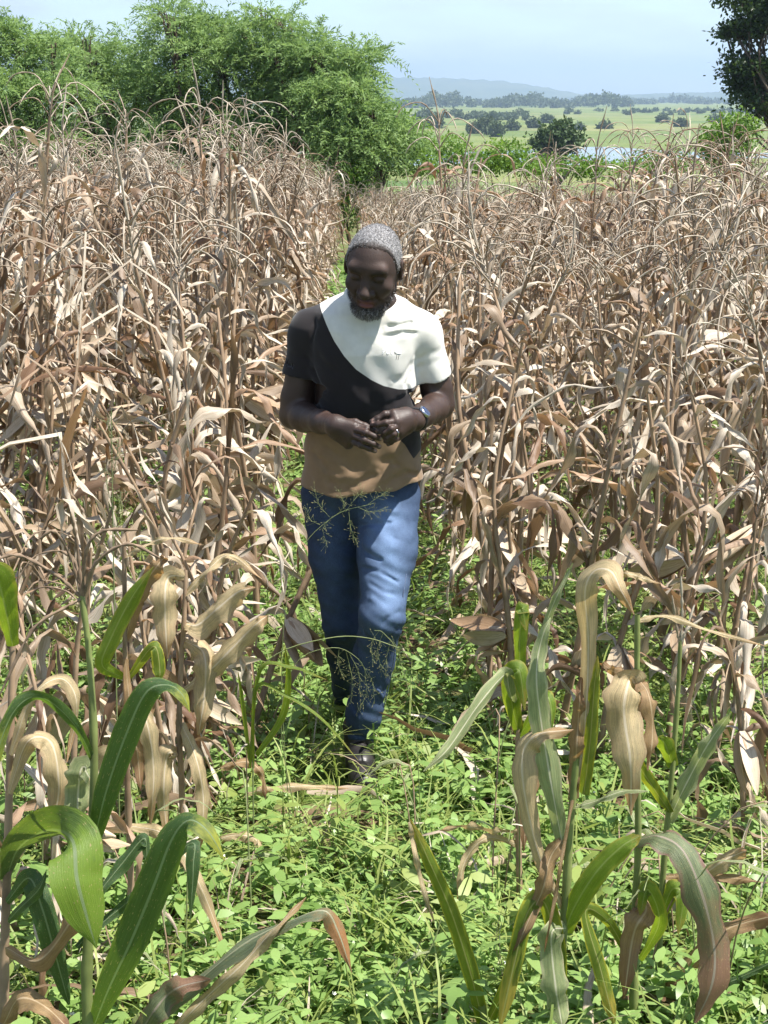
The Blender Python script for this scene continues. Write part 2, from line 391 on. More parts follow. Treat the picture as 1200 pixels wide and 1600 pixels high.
# dark broad-leaved tree at the right edge
lobes = px_lobes([(1240, -20, 110, 80, 0, 2.4), (1170, 40, 55, 30, -.3, 1.1), (1195, 115, 70, 40, 0, 1.5), (1210, 165, 66, 36, -.3, 1.3), (1270, 100, 90, 80, .5, 2.2), (1190, 10, 50, 28, .3, 1.2), (1155, 105, 34, 20, 0, .7), (1140, 48, 30, 16, 0, .6), (1165, 140, 36, 24, 0, .8), (1180, 25, 50, 30, -.4, 1.)], 66)
lobes = break_up(lobes, 9, .46, .7); b = at(1262, 330, 66)
tree('broad_leaved_tree', 'big dark green tree cut by the right edge of the photo', 'tree', (b[0], b[1]), lobes, leaf_crown(lobes, 26000, .20, .12, 24, .25, .1), M['darkleaf'], .11, 2.8)
lobes = px_lobes([(1135, 208, 30, 22, 0, .7), (1115, 222, 24, 18, .2, .5), (1160, 196, 24, 18, -.2, .5), (1140, 240, 40, 28, 0, .8)], 48)
b = at(1140, 300, 48)
tree('leafy_shrub', 'green shrub under the big dark tree at the field edge', 'shrub', (b[0], b[1]), lobes, leaf_crown(lobes, 3200, .13, .07, 16, .18), M['bushleaf'], .06, .6)
# lone dark tree in front of the river
lobes = px_lobes([(870, 212, 24, 20, 0, 1.5), (850, 222, 16, 15, .3, 1.), (890, 220, 18, 16, -.3, 1.2), (868, 232, 26, 15, 0, 1.5), (880, 202, 16, 12, 0, 1.), (862, 245, 20, 10, 0, 1.2)], 170)
b = at(868, 268, 170)
tree('field_tree', 'lone round dark tree standing in front of the river', 'tree', (b[0], b[1]), lobes, leaf_crown(lobes, 3800, .5, .3, 14, .45, .3), M['midleaf'], .42, 2.)
# bright bushes where the field ends
for label, y, lst, n in [
    ('bright green bush beside the feathery trees at the end of the path', 41, [(600, 205, 40, 30, 0, .8), (640, 215, 34, 26, .2, .7), (600, 240, 52, 32, 0, .9), (650, 250, 36, 22, 0, .7)], 5200),
    ('dark green bush closing the far end of the path', 39, [(546, 268, 26, 24, 0, .5), (536, 290, 30, 26, 0, .5), (562, 300, 28, 26, .1, .5), (546, 330, 34, 30, 0, .5)], 3800),
    ('light green bush at the field end left of the lone tree', 44, [(790, 240, 26, 20, 0, .6), (765, 252, 24, 16, 0, .6), (815, 255, 30, 16, .2, .6)], 2400),
    ('low yellowish green bush below the lone dark tree', 46, [(850, 262, 34, 14, 0, .6), (905, 260, 30, 14, .2, .6), (940, 266, 30, 12, 0, .5)], 2200),
    ('green bush between the tall tassels and the feathery tree', 46, [(700, 235, 26, 22, 0, .6), (730, 250, 26, 16, 0, .6), (680, 255, 22, 16, 0, .5)], 2200),
    ('light green bush at the field end right of the river view', 47, [(1000, 258, 34, 16, 0, .7), (1050, 255, 34, 18, 0, .7)], 1800)]:
    lobes = px_lobes(lst, y); b = at(lst[0][0], 300, y)
    tree('leafy_bush', label, 'bush', (b[0], b[1]), lobes, leaf_crown(lobes, n, .12, .055, 12, .15), M['bushleaf'], .035, .5, 'bushes at the end of the field')
# scattered trees and shrubs of the plain, one by one
def nth(c): return f"{c}{'th' if 10 < c % 100 < 14 else {1: 'st', 2: 'nd', 3: 'rd'}.get(c % 10, 'th')}"
spots = [(760, 196, 20, 17), (775, 203, 13, 12), (742, 200, 12, 10), (800, 196, 12, 9), (820, 190, 14, 9), (833, 193, 11, 8), (700, 186, 14, 10), (680, 190, 16, 12), (720, 183, 12, 9), (855, 186, 10, 7), (890, 184, 9, 6),
         (945, 196, 11, 6), (960, 201, 9, 5), (905, 199, 8, 5), (1010, 190, 10, 6), (1035, 186, 9, 6), (985, 183, 8, 5), (1065, 192, 12, 7), (1090, 198, 12, 8), (650, 196, 16, 12), (640, 184, 13, 9), (770, 184, 9, 7), (737, 190, 9, 7), (1120, 186, 12, 7), (930, 182, 8, 5), (665, 178, 11, 8)]
spots = spots[:3] + spots[3::2]; spots.sort()
for i_, (px, py, rx, rz) in enumerate(spots):
    b = plain(px, py + rz * .9, PL); y = b[1]; c = at(px, py, y); k = ppm(c)
    lobes = [(c + np.array((u * rx / k, 0, w * rz / k)), np.array((rx * .62 / k, rx * .6 / k, rz * .6 / k))) for u, w in ((-.4, -.1), (.4, -.15), (0, .35), (.1, -.3))]
    tree('plain_tree', nth(i_ + 1) + ' from left of the small dark trees scattered over the far plain', 'tree', b, lobes, leaf_crown(lobes, 620, 4.5 / k, 3.4 / k, 8, 2.2 / k, .2), M['farleaf'], 1.2 / k, rz * .6 / k, 'small trees scattered over the plain')
# distant woods that read as masses
def wood(label, px0, px1, py_base, htop, n, depth):
    Vs = []
    for _ in range(n):
        px = U(px0, px1); pb = py_base + U(-depth, depth * .4); g = plain(px, pb, PL); k = ppm(g)
        h = htop * U(.6, 1.15) * (.8 + .3 * math.sin(px * .05 + py_base)); w = h * U(.35, .6)
        c = g + np.array((0, 0, h * .55 / k))
        lobes = [(c + np.array((U(-.4, .4) * w / k, U(-5, 5), U(-.1, .25) * h / k)), np.array((w * .7 / k, w * .7 / k, h * .42 / k))) for _ in range(2)]
        Vs.append(leaf_crown(lobes, 90, 4. / k, 3.4 / k, 5, 1.6 / k, .1)[0])
    V = np.concatenate(Vs); o = link('distant_wood', mesh('distant_wood', V, np.arange(len(V)).reshape(-1, 4), mats=M['farleaf'], smooth=False))
    tag(o, label, 'woodland', kind='stuff')
wood('dark bluish wood along the foot of the long hill', 560, 985, 168, 17, 240, 3)
wood('thin hazy line of trees far to the right of the wood', 900, 1260, 162, 8, 160, 3)
wood('scrubby green thicket on the plain left of the lone tree', 610, 830, 186, 8, 80, 6)
wood('low hedge lines between the pale fields', 880, 1220, 178, 4, 60, 5)

# haze: closed box of even, thin air round everything
hb = np.array([(x, y, z) for x in (-14500, 14500) for y in (-14500, 14500) for z in (PL - 8, 260)], float)
hq = np.array([(0, 1, 3, 2), (4, 6, 7, 5), (0, 4, 5, 1), (2, 3, 7, 6), (0, 2, 6, 4), (1, 5, 7, 3)])
hm, t, out = new_mat('haze'); pv = N(t, 'ShaderNodeVolumePrincipled'); pv.inputs['Density'].default_value = .00020; pv.inputs['Color'].default_value = (.62, .81, 1, 1); pv.inputs['Anisotropy'].default_value = .3
t.links.new(pv.outputs[0], out.inputs['Volume'])
tag(link('haze', mesh('haze', hb, hq, mats=hm, smooth=False)), 'thin blue haze over the distant plain and hills', 'haze', kind='stuff')
# ------------------------------------------------------------------ dry corn
def leaf_line(L, e0, bend, bpos, bsharp, wander, twist, nseg, ph, end_curl=0.):
    s = np.linspace(0, 1, nseg + 1)
    el = e0 - bend / (1 + np.exp(-(s - bpos) * bsharp)) + .26 * np.sin(s * 9 + ph) * s + .2 * np.sin(s * 19 + ph * 3) + end_curl * np.clip(s - .7, 0, 1) * 3.3
    az = wander * s ** 1.5 + .3 * np.sin(s * 6 + ph * 2) * s
    T = np.stack([np.cos(el) * np.cos(az), np.cos(el) * np.sin(az), np.sin(el)], -1)
    P = np.vstack([[0, 0, 0], np.cumsum(T[:-1] * L / nseg, 0)])
    S0 = np.stack([-np.sin(az), np.cos(az), 0 * az], -1); N0 = np.cross(T, S0); ro = (twist * s ** 1.3 + .25 * np.sin(s * 5 + ph))[:, None]
    return P, S0 * np.cos(ro) + N0 * np.sin(ro), s
def wprofile(s): return (.45 + .55 * sstep(0, .22, s)) * np.clip(1 - s ** 2.6, 0.03, 1) ** .85
LEAVES = []          # (hi arrays, lo arrays, kind)
def gen_leaf(kind):
    ph = U(0, 6)
    if kind == 'arch': p = dict(L=U(.34, .66), e0=U(.8, 1.3), bend=U(1.9, 2.8), bpos=U(.2, .5), bsharp=U(9, 34), wander=U(-.8, .8), twist=U(-1.6, 1.6))
    elif kind == 'hang': p = dict(L=U(.28, .58), e0=U(.2, 1.1), bend=U(1.6, 2.6), bpos=U(.05, .22), bsharp=U(14, 40), wander=U(-1, 1), twist=U(-3, 3))
    elif kind == 'up': p = dict(L=U(.35, .6), e0=U(1.0, 1.4), bend=U(.2, 1.3), bpos=U(.5, .8), bsharp=U(5, 9), wander=U(-.5, .5), twist=U(-1.5, 1.5))
    elif kind == 'out': p = dict(L=U(.3, .58), e0=U(.3, .9), bend=U(.8, 1.7), bpos=U(.3, .6), bsharp=U(5, 9), wander=U(-.9, .9), twist=U(-2, 2))
    else: p = dict(L=U(.35, .6), e0=U(.6, 1.1), bend=U(2.2, 3.2), bpos=U(.3, .6), bsharp=U(6, 10), wander=U(-1.5, 1.5), twist=U(-4, 4))
    Wd = U(.008, .020); f0, f1 = U(.25, .8), U(.5, 1.25); wv = U(.005, .014); ec = U(-.6, .9) if kind == 'curl' else U(-.2, .3)
    out = []
    for nseg, na in ((16, 5), (6, 3), (5, 2)):
        P, S, s = leaf_line(nseg=nseg, ph=ph, end_curl=ec, **p); rag = 1 + .22 * np.sin(s * 31 + ph * 5) * (na == 5) + .15 * np.sin(s * 13 + ph)
        out.append(ribbon(P, S, Wd * wprofile(s) * rag, f0 + (f1 - f0) * s + .25 * np.sin(s * 7 + ph), na, wv if na == 5 else 0, U(1.5, 3.5), ph))
    return out
KINDS = ['arch'] * 14 + ['hang'] * 18 + ['out'] * 7 + ['curl'] * 7 + ['up'] * 5
LEAVES = [gen_leaf(k) for k in KINDS]
LEAF_ME = [mesh('leaf', *l[0], mats=M['dry_brown'] if i % 6 == 5 else M['dry']) for i, l in enumerate(LEAVES)]
IDX = {k: [i for i, q in enumerate(KINDS) if q == k] for k in set(KINDS)}

def gen_tassel(hi, seed):
    r = np.random.default_rng(seed); mb = MB(); hs = r.uniform(.2, .3); n = r.integers(9, 15)
    ax = np.array((r.uniform(-.1, .1), r.uniform(-.1, .1), 1.))
    def strand(P, w):
        if hi:
            rad = w * (1 + .45 * np.sin(np.linspace(0, 26, len(P)))); rad[-1] *= .3; mb.add(*tube(P, rad, 4))
        else:
            T = tangents(P); S = nrm(np.cross(T, (r.uniform(-1, 1), -1, .2))); mb.add(*ribbon(P, S, np.full(len(P), w * 1.25), 0., 2))
    k = 12 if hi else 4
    if not hi: n = max(6, int(n * .6))
    strand(catmull([(0, 0, -.06), ax * hs * .5, ax * hs * 1.15 + r.normal(size=3) * .03], k), .0032)
    a0 = r.uniform(0, 6)
    for i in range(n):
        a = a0 + i * 2.4; z0 = i / n * hs * .5; l = r.uniform(.11, .22); e = r.uniform(.7, 1.4); dr = r.uniform(.03, .3)
        d = np.array((math.cos(a), math.sin(a), 0)); b = np.array((0, 0, z0))
        P = catmull([b, b + d * l * .45 + (0, 0, l * .55 * math.sin(e)), b + d * l * 1.0 + (0, 0, l * (.6 * math.sin(e)) - dr * l * 1.2), b + d * l * 1.25 + (0, 0, l * .3 * math.sin(e) - dr * 1.4 * l)], k)
        strand(P, .0023)
    return mb.arrays()[:3]
TAS = [(gen_tassel(True, i), gen_tassel(False, i)) for i in range(8)]
TAS_ME = [mesh('tassel', *t[0], mats=M['tassel_dark'] if i == 7 else M['tassel']) for i, t in enumerate(TAS)]
def gen_ear(seed):
    r = np.random.default_rng(seed); mb = MB(); L = r.uniform(.15, .21); w = r.uniform(.02, .027)
    P = np.array([(0, 0, L * s) for s in np.linspace(0, 1, 8)]); rad = w * np.array([.45, .85, 1., 1., .92, .75, .45, .1])
    mb.add(*tube(P, rad, 8))
    for i in range(4):
        a = i * 1.57 + r.uniform(-.4, .4); d = np.array((math.cos(a), math.sin(a), 0)); k = 7; s = np.linspace(0, 1, k)
        P = d * (w * (.5 + .65 * np.sin(s * 2.4)))[:, None] + np.array((0, 0, 1.)) * (L * s * r.uniform(1., 1.35))[:, None] + d * (.05 * r.uniform(-.1, 1) * s ** 3)[:, None]
        mb.add(*ribbon(P, np.tile(np.cross(d, (0, 0, 1)), (k, 1)), .024 * np.sin(.35 + s * 2.7), -.35, 3))
    return mb.arrays()[:3]
EARS = [gen_ear(i) for i in range(4)]
EAR_ME = [mesh('ear', *e, mats=M['husk']) for e in EARS]

def mat4(Rm, loc, sc=1.):
    m = np.eye(4); m[:3, :3] = Rm * sc; m[:3, 3] = loc; return m
def frame_z(d):
    d = nrm(d); a = nrm(np.cross((.21, .97, .1), d)); return np.stack([a, np.cross(d, a), d], 1)
def gen_plant(height, seed):
    """stalk + list of (what, variant, matrix)"""
    r = np.random.default_rng(seed); H = height
    b1, b2 = r.normal(size=2) * .045 * H, r.normal(size=2) * .05 * H
    ctrl = np.array([(0, 0, -.03), (b1[0] * .3, b1[1] * .3, H * .35), (b1[0], b1[1], H * .7), (b1[0] + b2[0], b1[1] + b2[1], H)])
    P = catmull(ctrl, 13); rad = np.linspace(.0105, .0042, 13) * (.8 + .2 * H)
    hi = tube(P, rad * (1 + .12 * (np.arange(13) % 2)), 6); lo = tube(catmull(ctrl, 6), np.linspace(.0105, .0042, 6), 3)
    items = []; nl = int(r.integers(18, 25) * (.55 + .27 * H)); az = r.uniform(0, 6.28)
    for i in range(nl):
        u = .10 + .86 * i / (nl - 1) + r.uniform(-.02, .02); z = u * 12; k = min(int(z), 11); c = P[k] * (1 - z + k) + P[k + 1] * (z - k)
        pr = [.05, .70, .06, .17, .02] if u < .55 else [.24, .50, .08, .12, .06] if u < .82 else [.30, .30, .12, .14, .14]
        kind = ['arch', 'hang', 'out', 'curl', 'up'][r.choice(5, p=pr)]
        v = int(r.choice(IDX[kind])); a = az + i * math.pi + r.normal() * .5
        sc = (.62 + .75 * math.sin(math.pi * min(1, u * .85 + .1))) * r.uniform(.8, 1.1) * (.62 + .2 * H)
        items.append(('leaf', v, mat4(rotz(a) @ roty(r.normal() * .12), c, sc)))
    if H > .9 and r.random() < .93:
        d = P[-1] - P[-2]; items.append(('tassel', int(r.integers(0, 8)), mat4(frame_z(nrm(d) + r.normal(size=3) * .12), P[-1] - nrm(d) * .01, r.uniform(.85, 1.2))))
    if r.random() < .9:
        k = int(r.integers(4, 7)); a = r.uniform(0, 6.28); dn = r.uniform(-1.1, .8)
        items.append(('ear', int(r.integers(0, 4)), mat4(frame_z((math.cos(a) * .8, math.sin(a) * .8, dn)), P[k] + np.array((math.cos(a), math.sin(a), 0)) * .008, r.uniform(1., 1.3))))
    return hi, lo, items
TALL = [gen_plant(h, 100 + i) for i, h in enumerate([1.62, 1.7, 1.78, 1.85, 1.66, 1.74, 1.9, 1.58, 1.8, 1.7, 1.6, 1.88, 1.72, 1.82])]
SHORT = [gen_plant(h, 200 + i) for i, h in enumerate([.95, 1.1, 1.2, 1.3, 1.02, 1.25, .85, 1.38])]
PLANTS = TALL + SHORT
STALK_ME = [mesh('stalk', *p[0], mats=M['stalk']) for p in PLANTS]
# low detail whole plants as arrays for the distance: leaves / brown leaves / stalk / tassel / ear
def lo_ear(e):
    P = np.array([(0, 0, .2 * s) for s in (0, .15, .6, 1.)]); v, q, uv = tube(P, [.010, .026, .024, .003], 4); return v, q, uv
def lo_plant(p, lv=1):
    V, Q, T, MI = [], [], [], []; n = 0
    def put(arr, m4, mi):
        nonlocal n
        v, q, uv = arr[:3]; v = v @ m4[:3, :3].T + m4[:3, 3]
        V.append(v); Q.append(q + n); T.append(uv); MI.append(np.full(len(q), mi)); n += len(v)
    put(p[1], np.eye(4), 2)
    for what, v, m4 in p[2]:
        if what == 'leaf': put(LEAVES[v][lv], m4, 1 if v % 6 == 5 else 0)
        elif what == 'tassel': put(TAS[v][1], m4, 4 if v > 6 else 3)
        else: put(lo_ear(v), m4, 5)
    return np.concatenate(V), np.concatenate(Q), np.concatenate(T), np.concatenate(MI)
LO = [lo_plant(p) for p in PLANTS]; LO2 = [lo_plant(p, 2) for p in PLANTS]

# positions: rows run straight down the slope, the path is the gap at x = 0
ROW0, RS = .52, .76
spots = []
for side in (-1, 1):
    for k in range(0, 18):
        x0 = side * (ROW0 + RS * k)
        y = 3.7 + .3 * U(0, 1) if side < 0 else 4.55 + U(0, .3)
        if side < 0 and k >= 1: y = 3.0 + U(0, .3)
        while y < 38:
            if abs(x0) < .275 * y + .9:
                spots.append((x0 + rng.normal() * .07 + side * .05 * (k == 0) * (y > 7), y + rng.normal() * .05, side, k))
            y += U(.14, .27) * (1.1 if y < 5.5 else 1.)
def visible(x, y):
    px, py = pix(np.array((x, y, float(gz(x, y)) + 1.0))); return -60 < px < 1260
MAN_X, MAN_Y = .0, 4.4
spots = [s for s in spots if not (math.hypot(s[0] - MAN_X, (s[1] - MAN_Y) * .8) < .42)]
spots.sort(key=lambda s: s[1])
def plant_kind(x, y, side):
    h = 1.0 if y < 4.3 else 1.25 if y < 5.1 else 1.5 if y < 6.0 else 2
    if h == 1.0: return 14 + int(rng.choice([0, 1, 4, 6])), U(.82, 1.02)
    if h == 1.25: return 14 + int(rng.choice([1, 2, 3, 5])), U(.92, 1.12)
    if h == 1.5: return 14 + int(rng.choice([2, 3, 5, 7])), U(1.05, 1.25)
    return int(rng.integers(0, 14)), U(.9, 1.12) * ((.96 if x > 1.4 and y < 12 else .87) if side > 0 else 1.01)
ORD = ['first', 'second', 'third', 'fourth', 'fifth', 'sixth', 'seventh', 'eighth', 'ninth', 'tenth']
COUNT = {}
def corn_label(side, k, y):
    s = 'left' if side < 0 else 'right'; COUNT[(side, k)] = c = COUNT.get((side, k), 0) + 1
    h = 'short dry' if y < 5.6 else 'dry' if y < 7.2 else 'tall dry'
    nth = f"{c}{'th' if 10 < c % 100 < 14 else {1: 'st', 2: 'nd', 3: 'rd'}.get(c % 10, 'th')}"
    return f'{h} corn plant, {nth} from the front in the {ORD[min(k, 9)]} row {s} of path'
tall = [(at(px, 400, y)[0], y, -1 if px < 545 else 1, 0) for px, y in ((160, 8.6), (185, 9.4), (120, 9.2), (340, 8.3), (395, 8.2), (430, 8.9), (690, 8.4), (715, 8.1), (735, 8.8), (1030, 8.0), (1100, 7.6), (1150, 8.1))]
extra = [(at(px, 1300, y)[0], y, -1, 0) for px, y in ((30, 3.2), (105, 3.55), (235, 3.95), (330, 4.05), (75, 2.95), (170, 3.75))] + [(at(px, 1200, y)[0], y, -1 if px < 545 else 1, 0) for px, y in ((385, 4.6), (300, 4.4), (345, 4.25), (765, 4.75), (800, 4.45), (930, 4.35), (1110, 4.2), (1175, 3.7), (1040, 4.5), (870, 4.55))]
near, far = [], []
for s in spots: (near if len(near) < 280 and visible(s[0], s[1]) else far).append(s)
def place(s):
    i, sc = plant_kind(s[0], s[1], s[2]); a = U(0, 6.28); tl = rng.normal(size=2) * (.05 if s[1] > 5 else .1)
    Rm = rotx(tl[0]) @ roty(tl[1]) @ rotz(a); return i, mat4(Rm, (s[0], s[1], float(gz(s[0], s[1])) - .01), sc)
def nthw(c): return f"{c}{'th' if 10 < c % 100 < 14 else {1: 'st', 2: 'nd', 3: 'rd'}.get(c % 10, 'th')}"
def corn_thing(s, big=False):
    i, m4 = place(s)
    if big: i = int(rng.choice([3, 6, 8, 11])); m4[:3, :3] *= U(.96, 1.06) / np.linalg.norm(m4[:3, 0])
    root = link('dry_corn_plant', None); root.matrix_world = Matrix(m4.tolist())
    tag(root, f"{nthw(sorted(tall).index(s) + 1)} from left of the tall corn plants whose tassels rise above the field" if big else corn_label(s[2], s[3], s[1]), 'corn plant', 'dry corn plants of the field')
    link('stalk', STALK_ME[i], root)
    shy = abs(s[0]) < .95 and 3.2 < s[1] < 5.3
    for what, v, mm in PLANTS[i][2]:
        if shy and (what == 'tassel' or KINDS[v] in ('arch', 'out', 'up') and what == 'leaf' and (m4[:3, :3] @ mm[:3, 0])[0] * s[2] < -.1): continue
        if what == 'leaf' and rng.random() < .35:
            v = int(rng.choice(IDX[KINDS[v]]))
        o = link(what, {'leaf': LEAF_ME, 'tassel': TAS_ME, 'ear': EAR_ME}[what][v], root)
        o.matrix_local = Matrix(mm.tolist())
for s in near: corn_thing(s)
for s in tall: corn_thing(s, True)
for s in extra: corn_thing(s)
V, Q, T, MI = [], [], [], []; n = 0
for s in far:
    i, m4 = place(s); v, q, uv, mi = (LO if s[1] < 11 else LO2)[i]
    V.append(v @ m4[:3, :3].T + m4[:3, 3]); Q.append(q + n); T.append(uv); MI.append(mi); n += len(v)
o = link('corn_field', mesh('corn_field', np.concatenate(V), np.concatenate(Q), np.concatenate(T), True, [M['dry'], M['dry_brown'], M['stalk'], M['tassel'], M['tassel_dark'], M['husk']], np.concatenate(MI)))
tag(o, 'mass of dry brown corn filling the field towards the trees', 'corn field', kind='stuff')
print('corn', len(near), len(far), n)

# ------------------------------------------------------------------ ground cover
M['weed'] = foliage_mat('weed_leaf', (.115, .20, .045), (.31, .43, .145), (.34, .56, .10), .36, .36)
M['grass'] = foliage_mat('grass_blade', (.14, .20, .045), (.32, .36, .11), (.28, .42, .06), .35, .5)
def weed_leaf(L, Wd, az, el, base, droop, r):
    s = np.array((0, .3, .7, 1.)); d = np.array((math.cos(az), math.sin(az), 0))
    P = base + d * (L * s * math.cos(el))[:, None] + np.array((0, 0, 1.)) * (L * (s * math.sin(el) - droop * s * s))[:, None]
    side = np.array((-math.sin(az), math.cos(az), r.uniform(-.4, .4)))
    return ribbon(P, np.tile(side, (4, 1)), Wd * np.array((.12, .5, .42, .05)), 0., 2)
def gen_sprig(seed, big=1.):
    r = np.random.default_rng(seed); mb = MB(); h = r.uniform(.03, .14); n = r.integers(5, 9); a = r.uniform(0, 6)
    tip = np.array((r.normal() * .04, r.normal() * .04, h))
    for i in range(n):
        u = .25 + .75 * i / (n - 1); L = r.uniform(.032, .06) * big * (1.15 - .35 * u)
        mb.add(*weed_leaf(L, L * r.uniform(.30, .46), a + i * 2.4 + r.normal() * .3, r.uniform(-.05, .6), tip * u, r.uniform(.1, .5), r))
    if h > .07:
        P = catmull([(0, 0, -.02), tip * .5, tip], 4); S = np.tile((1., .3, 0), (4, 1)); mb.add(*ribbon(P, S, np.full(4, .0018), 0., 2))
    return mb.arrays()[:3]
SPR = [gen_sprig(i) for i in range(34)]
def scatter(gens, pts, name, label, mat, cat, sc=(.75, 1.3), tilt=.2):
    V, Q, T = [], [], []; n = 0
    for x, y, *h in pts:
        v, q, uv = gens[int(rng.integers(0, len(gens)))]; s = U(*sc)
        Rm = rotx(rng.normal() * tilt) @ roty(rng.normal() * tilt) @ rotz(U(0, 6.28))
        V.append((v * s) @ Rm.T + (x, y, float(gz(x, y)) + (h[0] if h else 0.))); Q.append(q + n); T.append(uv); n += len(v)
    o = link(name, mesh(name, np.concatenate(V), np.concatenate(Q), np.concatenate(T), True, mat)); tag(o, label, cat, kind='stuff')
    print(name, len(pts), sum(len(q) for q in Q) * 2)
pts = []
while len(pts) < 9000:
    y = 1.6 + 11 * U(0, 1) ** 1.45; x = U(-1, 1) * (.28 * y + .45)
    pth = math.exp(-(x / .75) ** 2)
    if y > 5.5 and U(0, 1) > .4 + .6 * pth: continue
    if smooth_noise(x * 1.7 + 3, y * 1.7) + .5 * smooth_noise(x * 5, y * 5, 2) < -.78 and U(0, 1) < .6: continue
    if 3.9 < y < 4.32 and abs(x + .035) < .10: continue
    pts.append((x, y, U(0, .05)))
scatter(SPR, pts, 'weeds', 'bright green leafy weeds covering the path and the row floor', M['weed'], 'weeds', (.5, 1.4))
def gen_broad(seed):
    r = np.random.default_rng(seed); mb = MB(); h = r.uniform(.12, .26); tip = np.array((r.normal() * .05, r.normal() * .05, h)); a = r.uniform(0, 6)
    P = catmull([(0, 0, -.02), tip * (.5, .4, .5), tip], 6); mb.add(*tube(P, np.linspace(.0022, .0012, 6), 4))
    for i in range(r.integers(7, 12)):
        u = .3 + .7 * i / 10; L = r.uniform(.035, .075) * (1.2 - .5 * u); mb.add(*weed_leaf(L, L * r.uniform(.2, .5), a + i * 1.57 + r.normal() * .3, r.uniform(-.2, .8), P[min(5, int(u * 5))], r.uniform(.1, .5), r))
    return mb.arrays()[:3]
M['weed2'] = foliage_mat('tall_weed_leaf', (.17, .23, .05), (.34, .40, .13), (.42, .52, .10), .4, .45)
pts2 = [(U(-1, 1) * (.28 * y + .4), y) for y in rng.uniform(2.2, 9, 620)]
pts2 = [q for q in pts2 if not (3.7 < q[1] < 4.35 and abs(q[0] + .03) < .2)]
scatter([gen_broad(i) for i in range(14)], pts2, 'tall_weeds', 'taller yellowish green weeds standing out of the ground cover', M['weed2'], 'weeds', (.7, 1.3))

# green strip of weeds further down the path
pts = [(rng.normal() * .16, U(9, 36)) for _ in range(700)]
scatter([gen_sprig(900 + i, 2.2) for i in range(6)], pts, 'path_weeds', 'yellowish green weeds growing down the far path', M['weed'], 'weeds', (1.3, 2.6))
def gen_tuft(seed):
    r = np.random.default_rng(seed); mb = MB()
    for i in range(r.integers(4, 9)):
        L = r.uniform(.12, .34); a = r.uniform(0, 6.28); e = r.uniform(.7, 1.4); s = np.linspace(0, 1, 6); d = np.array((math.cos(a), math.sin(a), 0))
        P = d * (L * (s * math.cos(e) + .35 * s ** 2))[:, None] + np.array((0, 0, 1.)) * (L * (s * math.sin(e) - .4 * s ** 2.5))[:, None]
        mb.add(*ribbon(P, np.tile(np.cross(d, (0, 0, 1)), (6, 1)), .0035 * (1 - s ** 2 * .95), .25, 2))
    return mb.arrays()[:3]
pts = [(U(-1, 1) * (.28 * y + .4), y) for y in rng.uniform(1.8, 8, 1250)]
scatter([gen_tuft(i) for i in range(14)], pts, 'grass', 'thin green grass blades among the weeds', M['grass'], 'grass', (.7, 1.3))
pts = [(U(-1, 1) * (.28 * y + .4), y) for y in rng.uniform(2.2, 8, 260)]
scatter([gen_tuft(40 + i) for i in range(10)], pts, 'straw', 'thin dead straw standing and lying among the weeds', M['tassel'], 'straw', (.6, 1.2), .5)
# litter of fallen dry leaves under the rows
pts = []
for _ in range(760):
    y = U(2.6, 9); k = int(rng.integers(0, 5)); sd = -1 if U(0, 1) < .5 else 1; pts.append((sd * (ROW0 + RS * k) + rng.normal() * .14, y, U(.02, .12)))
lit = []
for i in range(12):
    P, S, s = leaf_line(U(.2, .45), U(-.1, .25), U(.1, .5), .5, 6, U(-1, 1), U(-2, 2), 7, U(0, 6)); lit.append(ribbon(P, S, .02 * wprofile(s), U(.2, .9), 3))
scatter(lit, pts, 'fallen_leaves', 'dead corn leaves lying in the weeds under the rows', M['dry'], 'leaf litter', (.7, 1.1), .25)
# tiny white flowers in the weeds
fl = MB()
for a in range(5):
    d = np.array((math.cos(a * 1.257), math.sin(a * 1.257), .4)); s_ = np.array((-d[1], d[0], 0))
    fl.add(np.array((np.zeros(3), d * .006 + s_ * .004, d * .011, d * .006 - s_ * .004)), [(0, 1, 2, 3)])
M['petal'] = simple('white_petal', (.75, .73, .66), .6, .2, .1)
pts = [(U(-1, 1) * (.24 * y + .2), y, U(.06, .13)) for y in rng.uniform(2.6, 6, 90)]
scatter([fl.arrays()[:3]], pts, 'tiny_flowers', 'tiny white flower heads scattered through the green weeds', M['petal'], 'flowers', (.4, .8), .3)
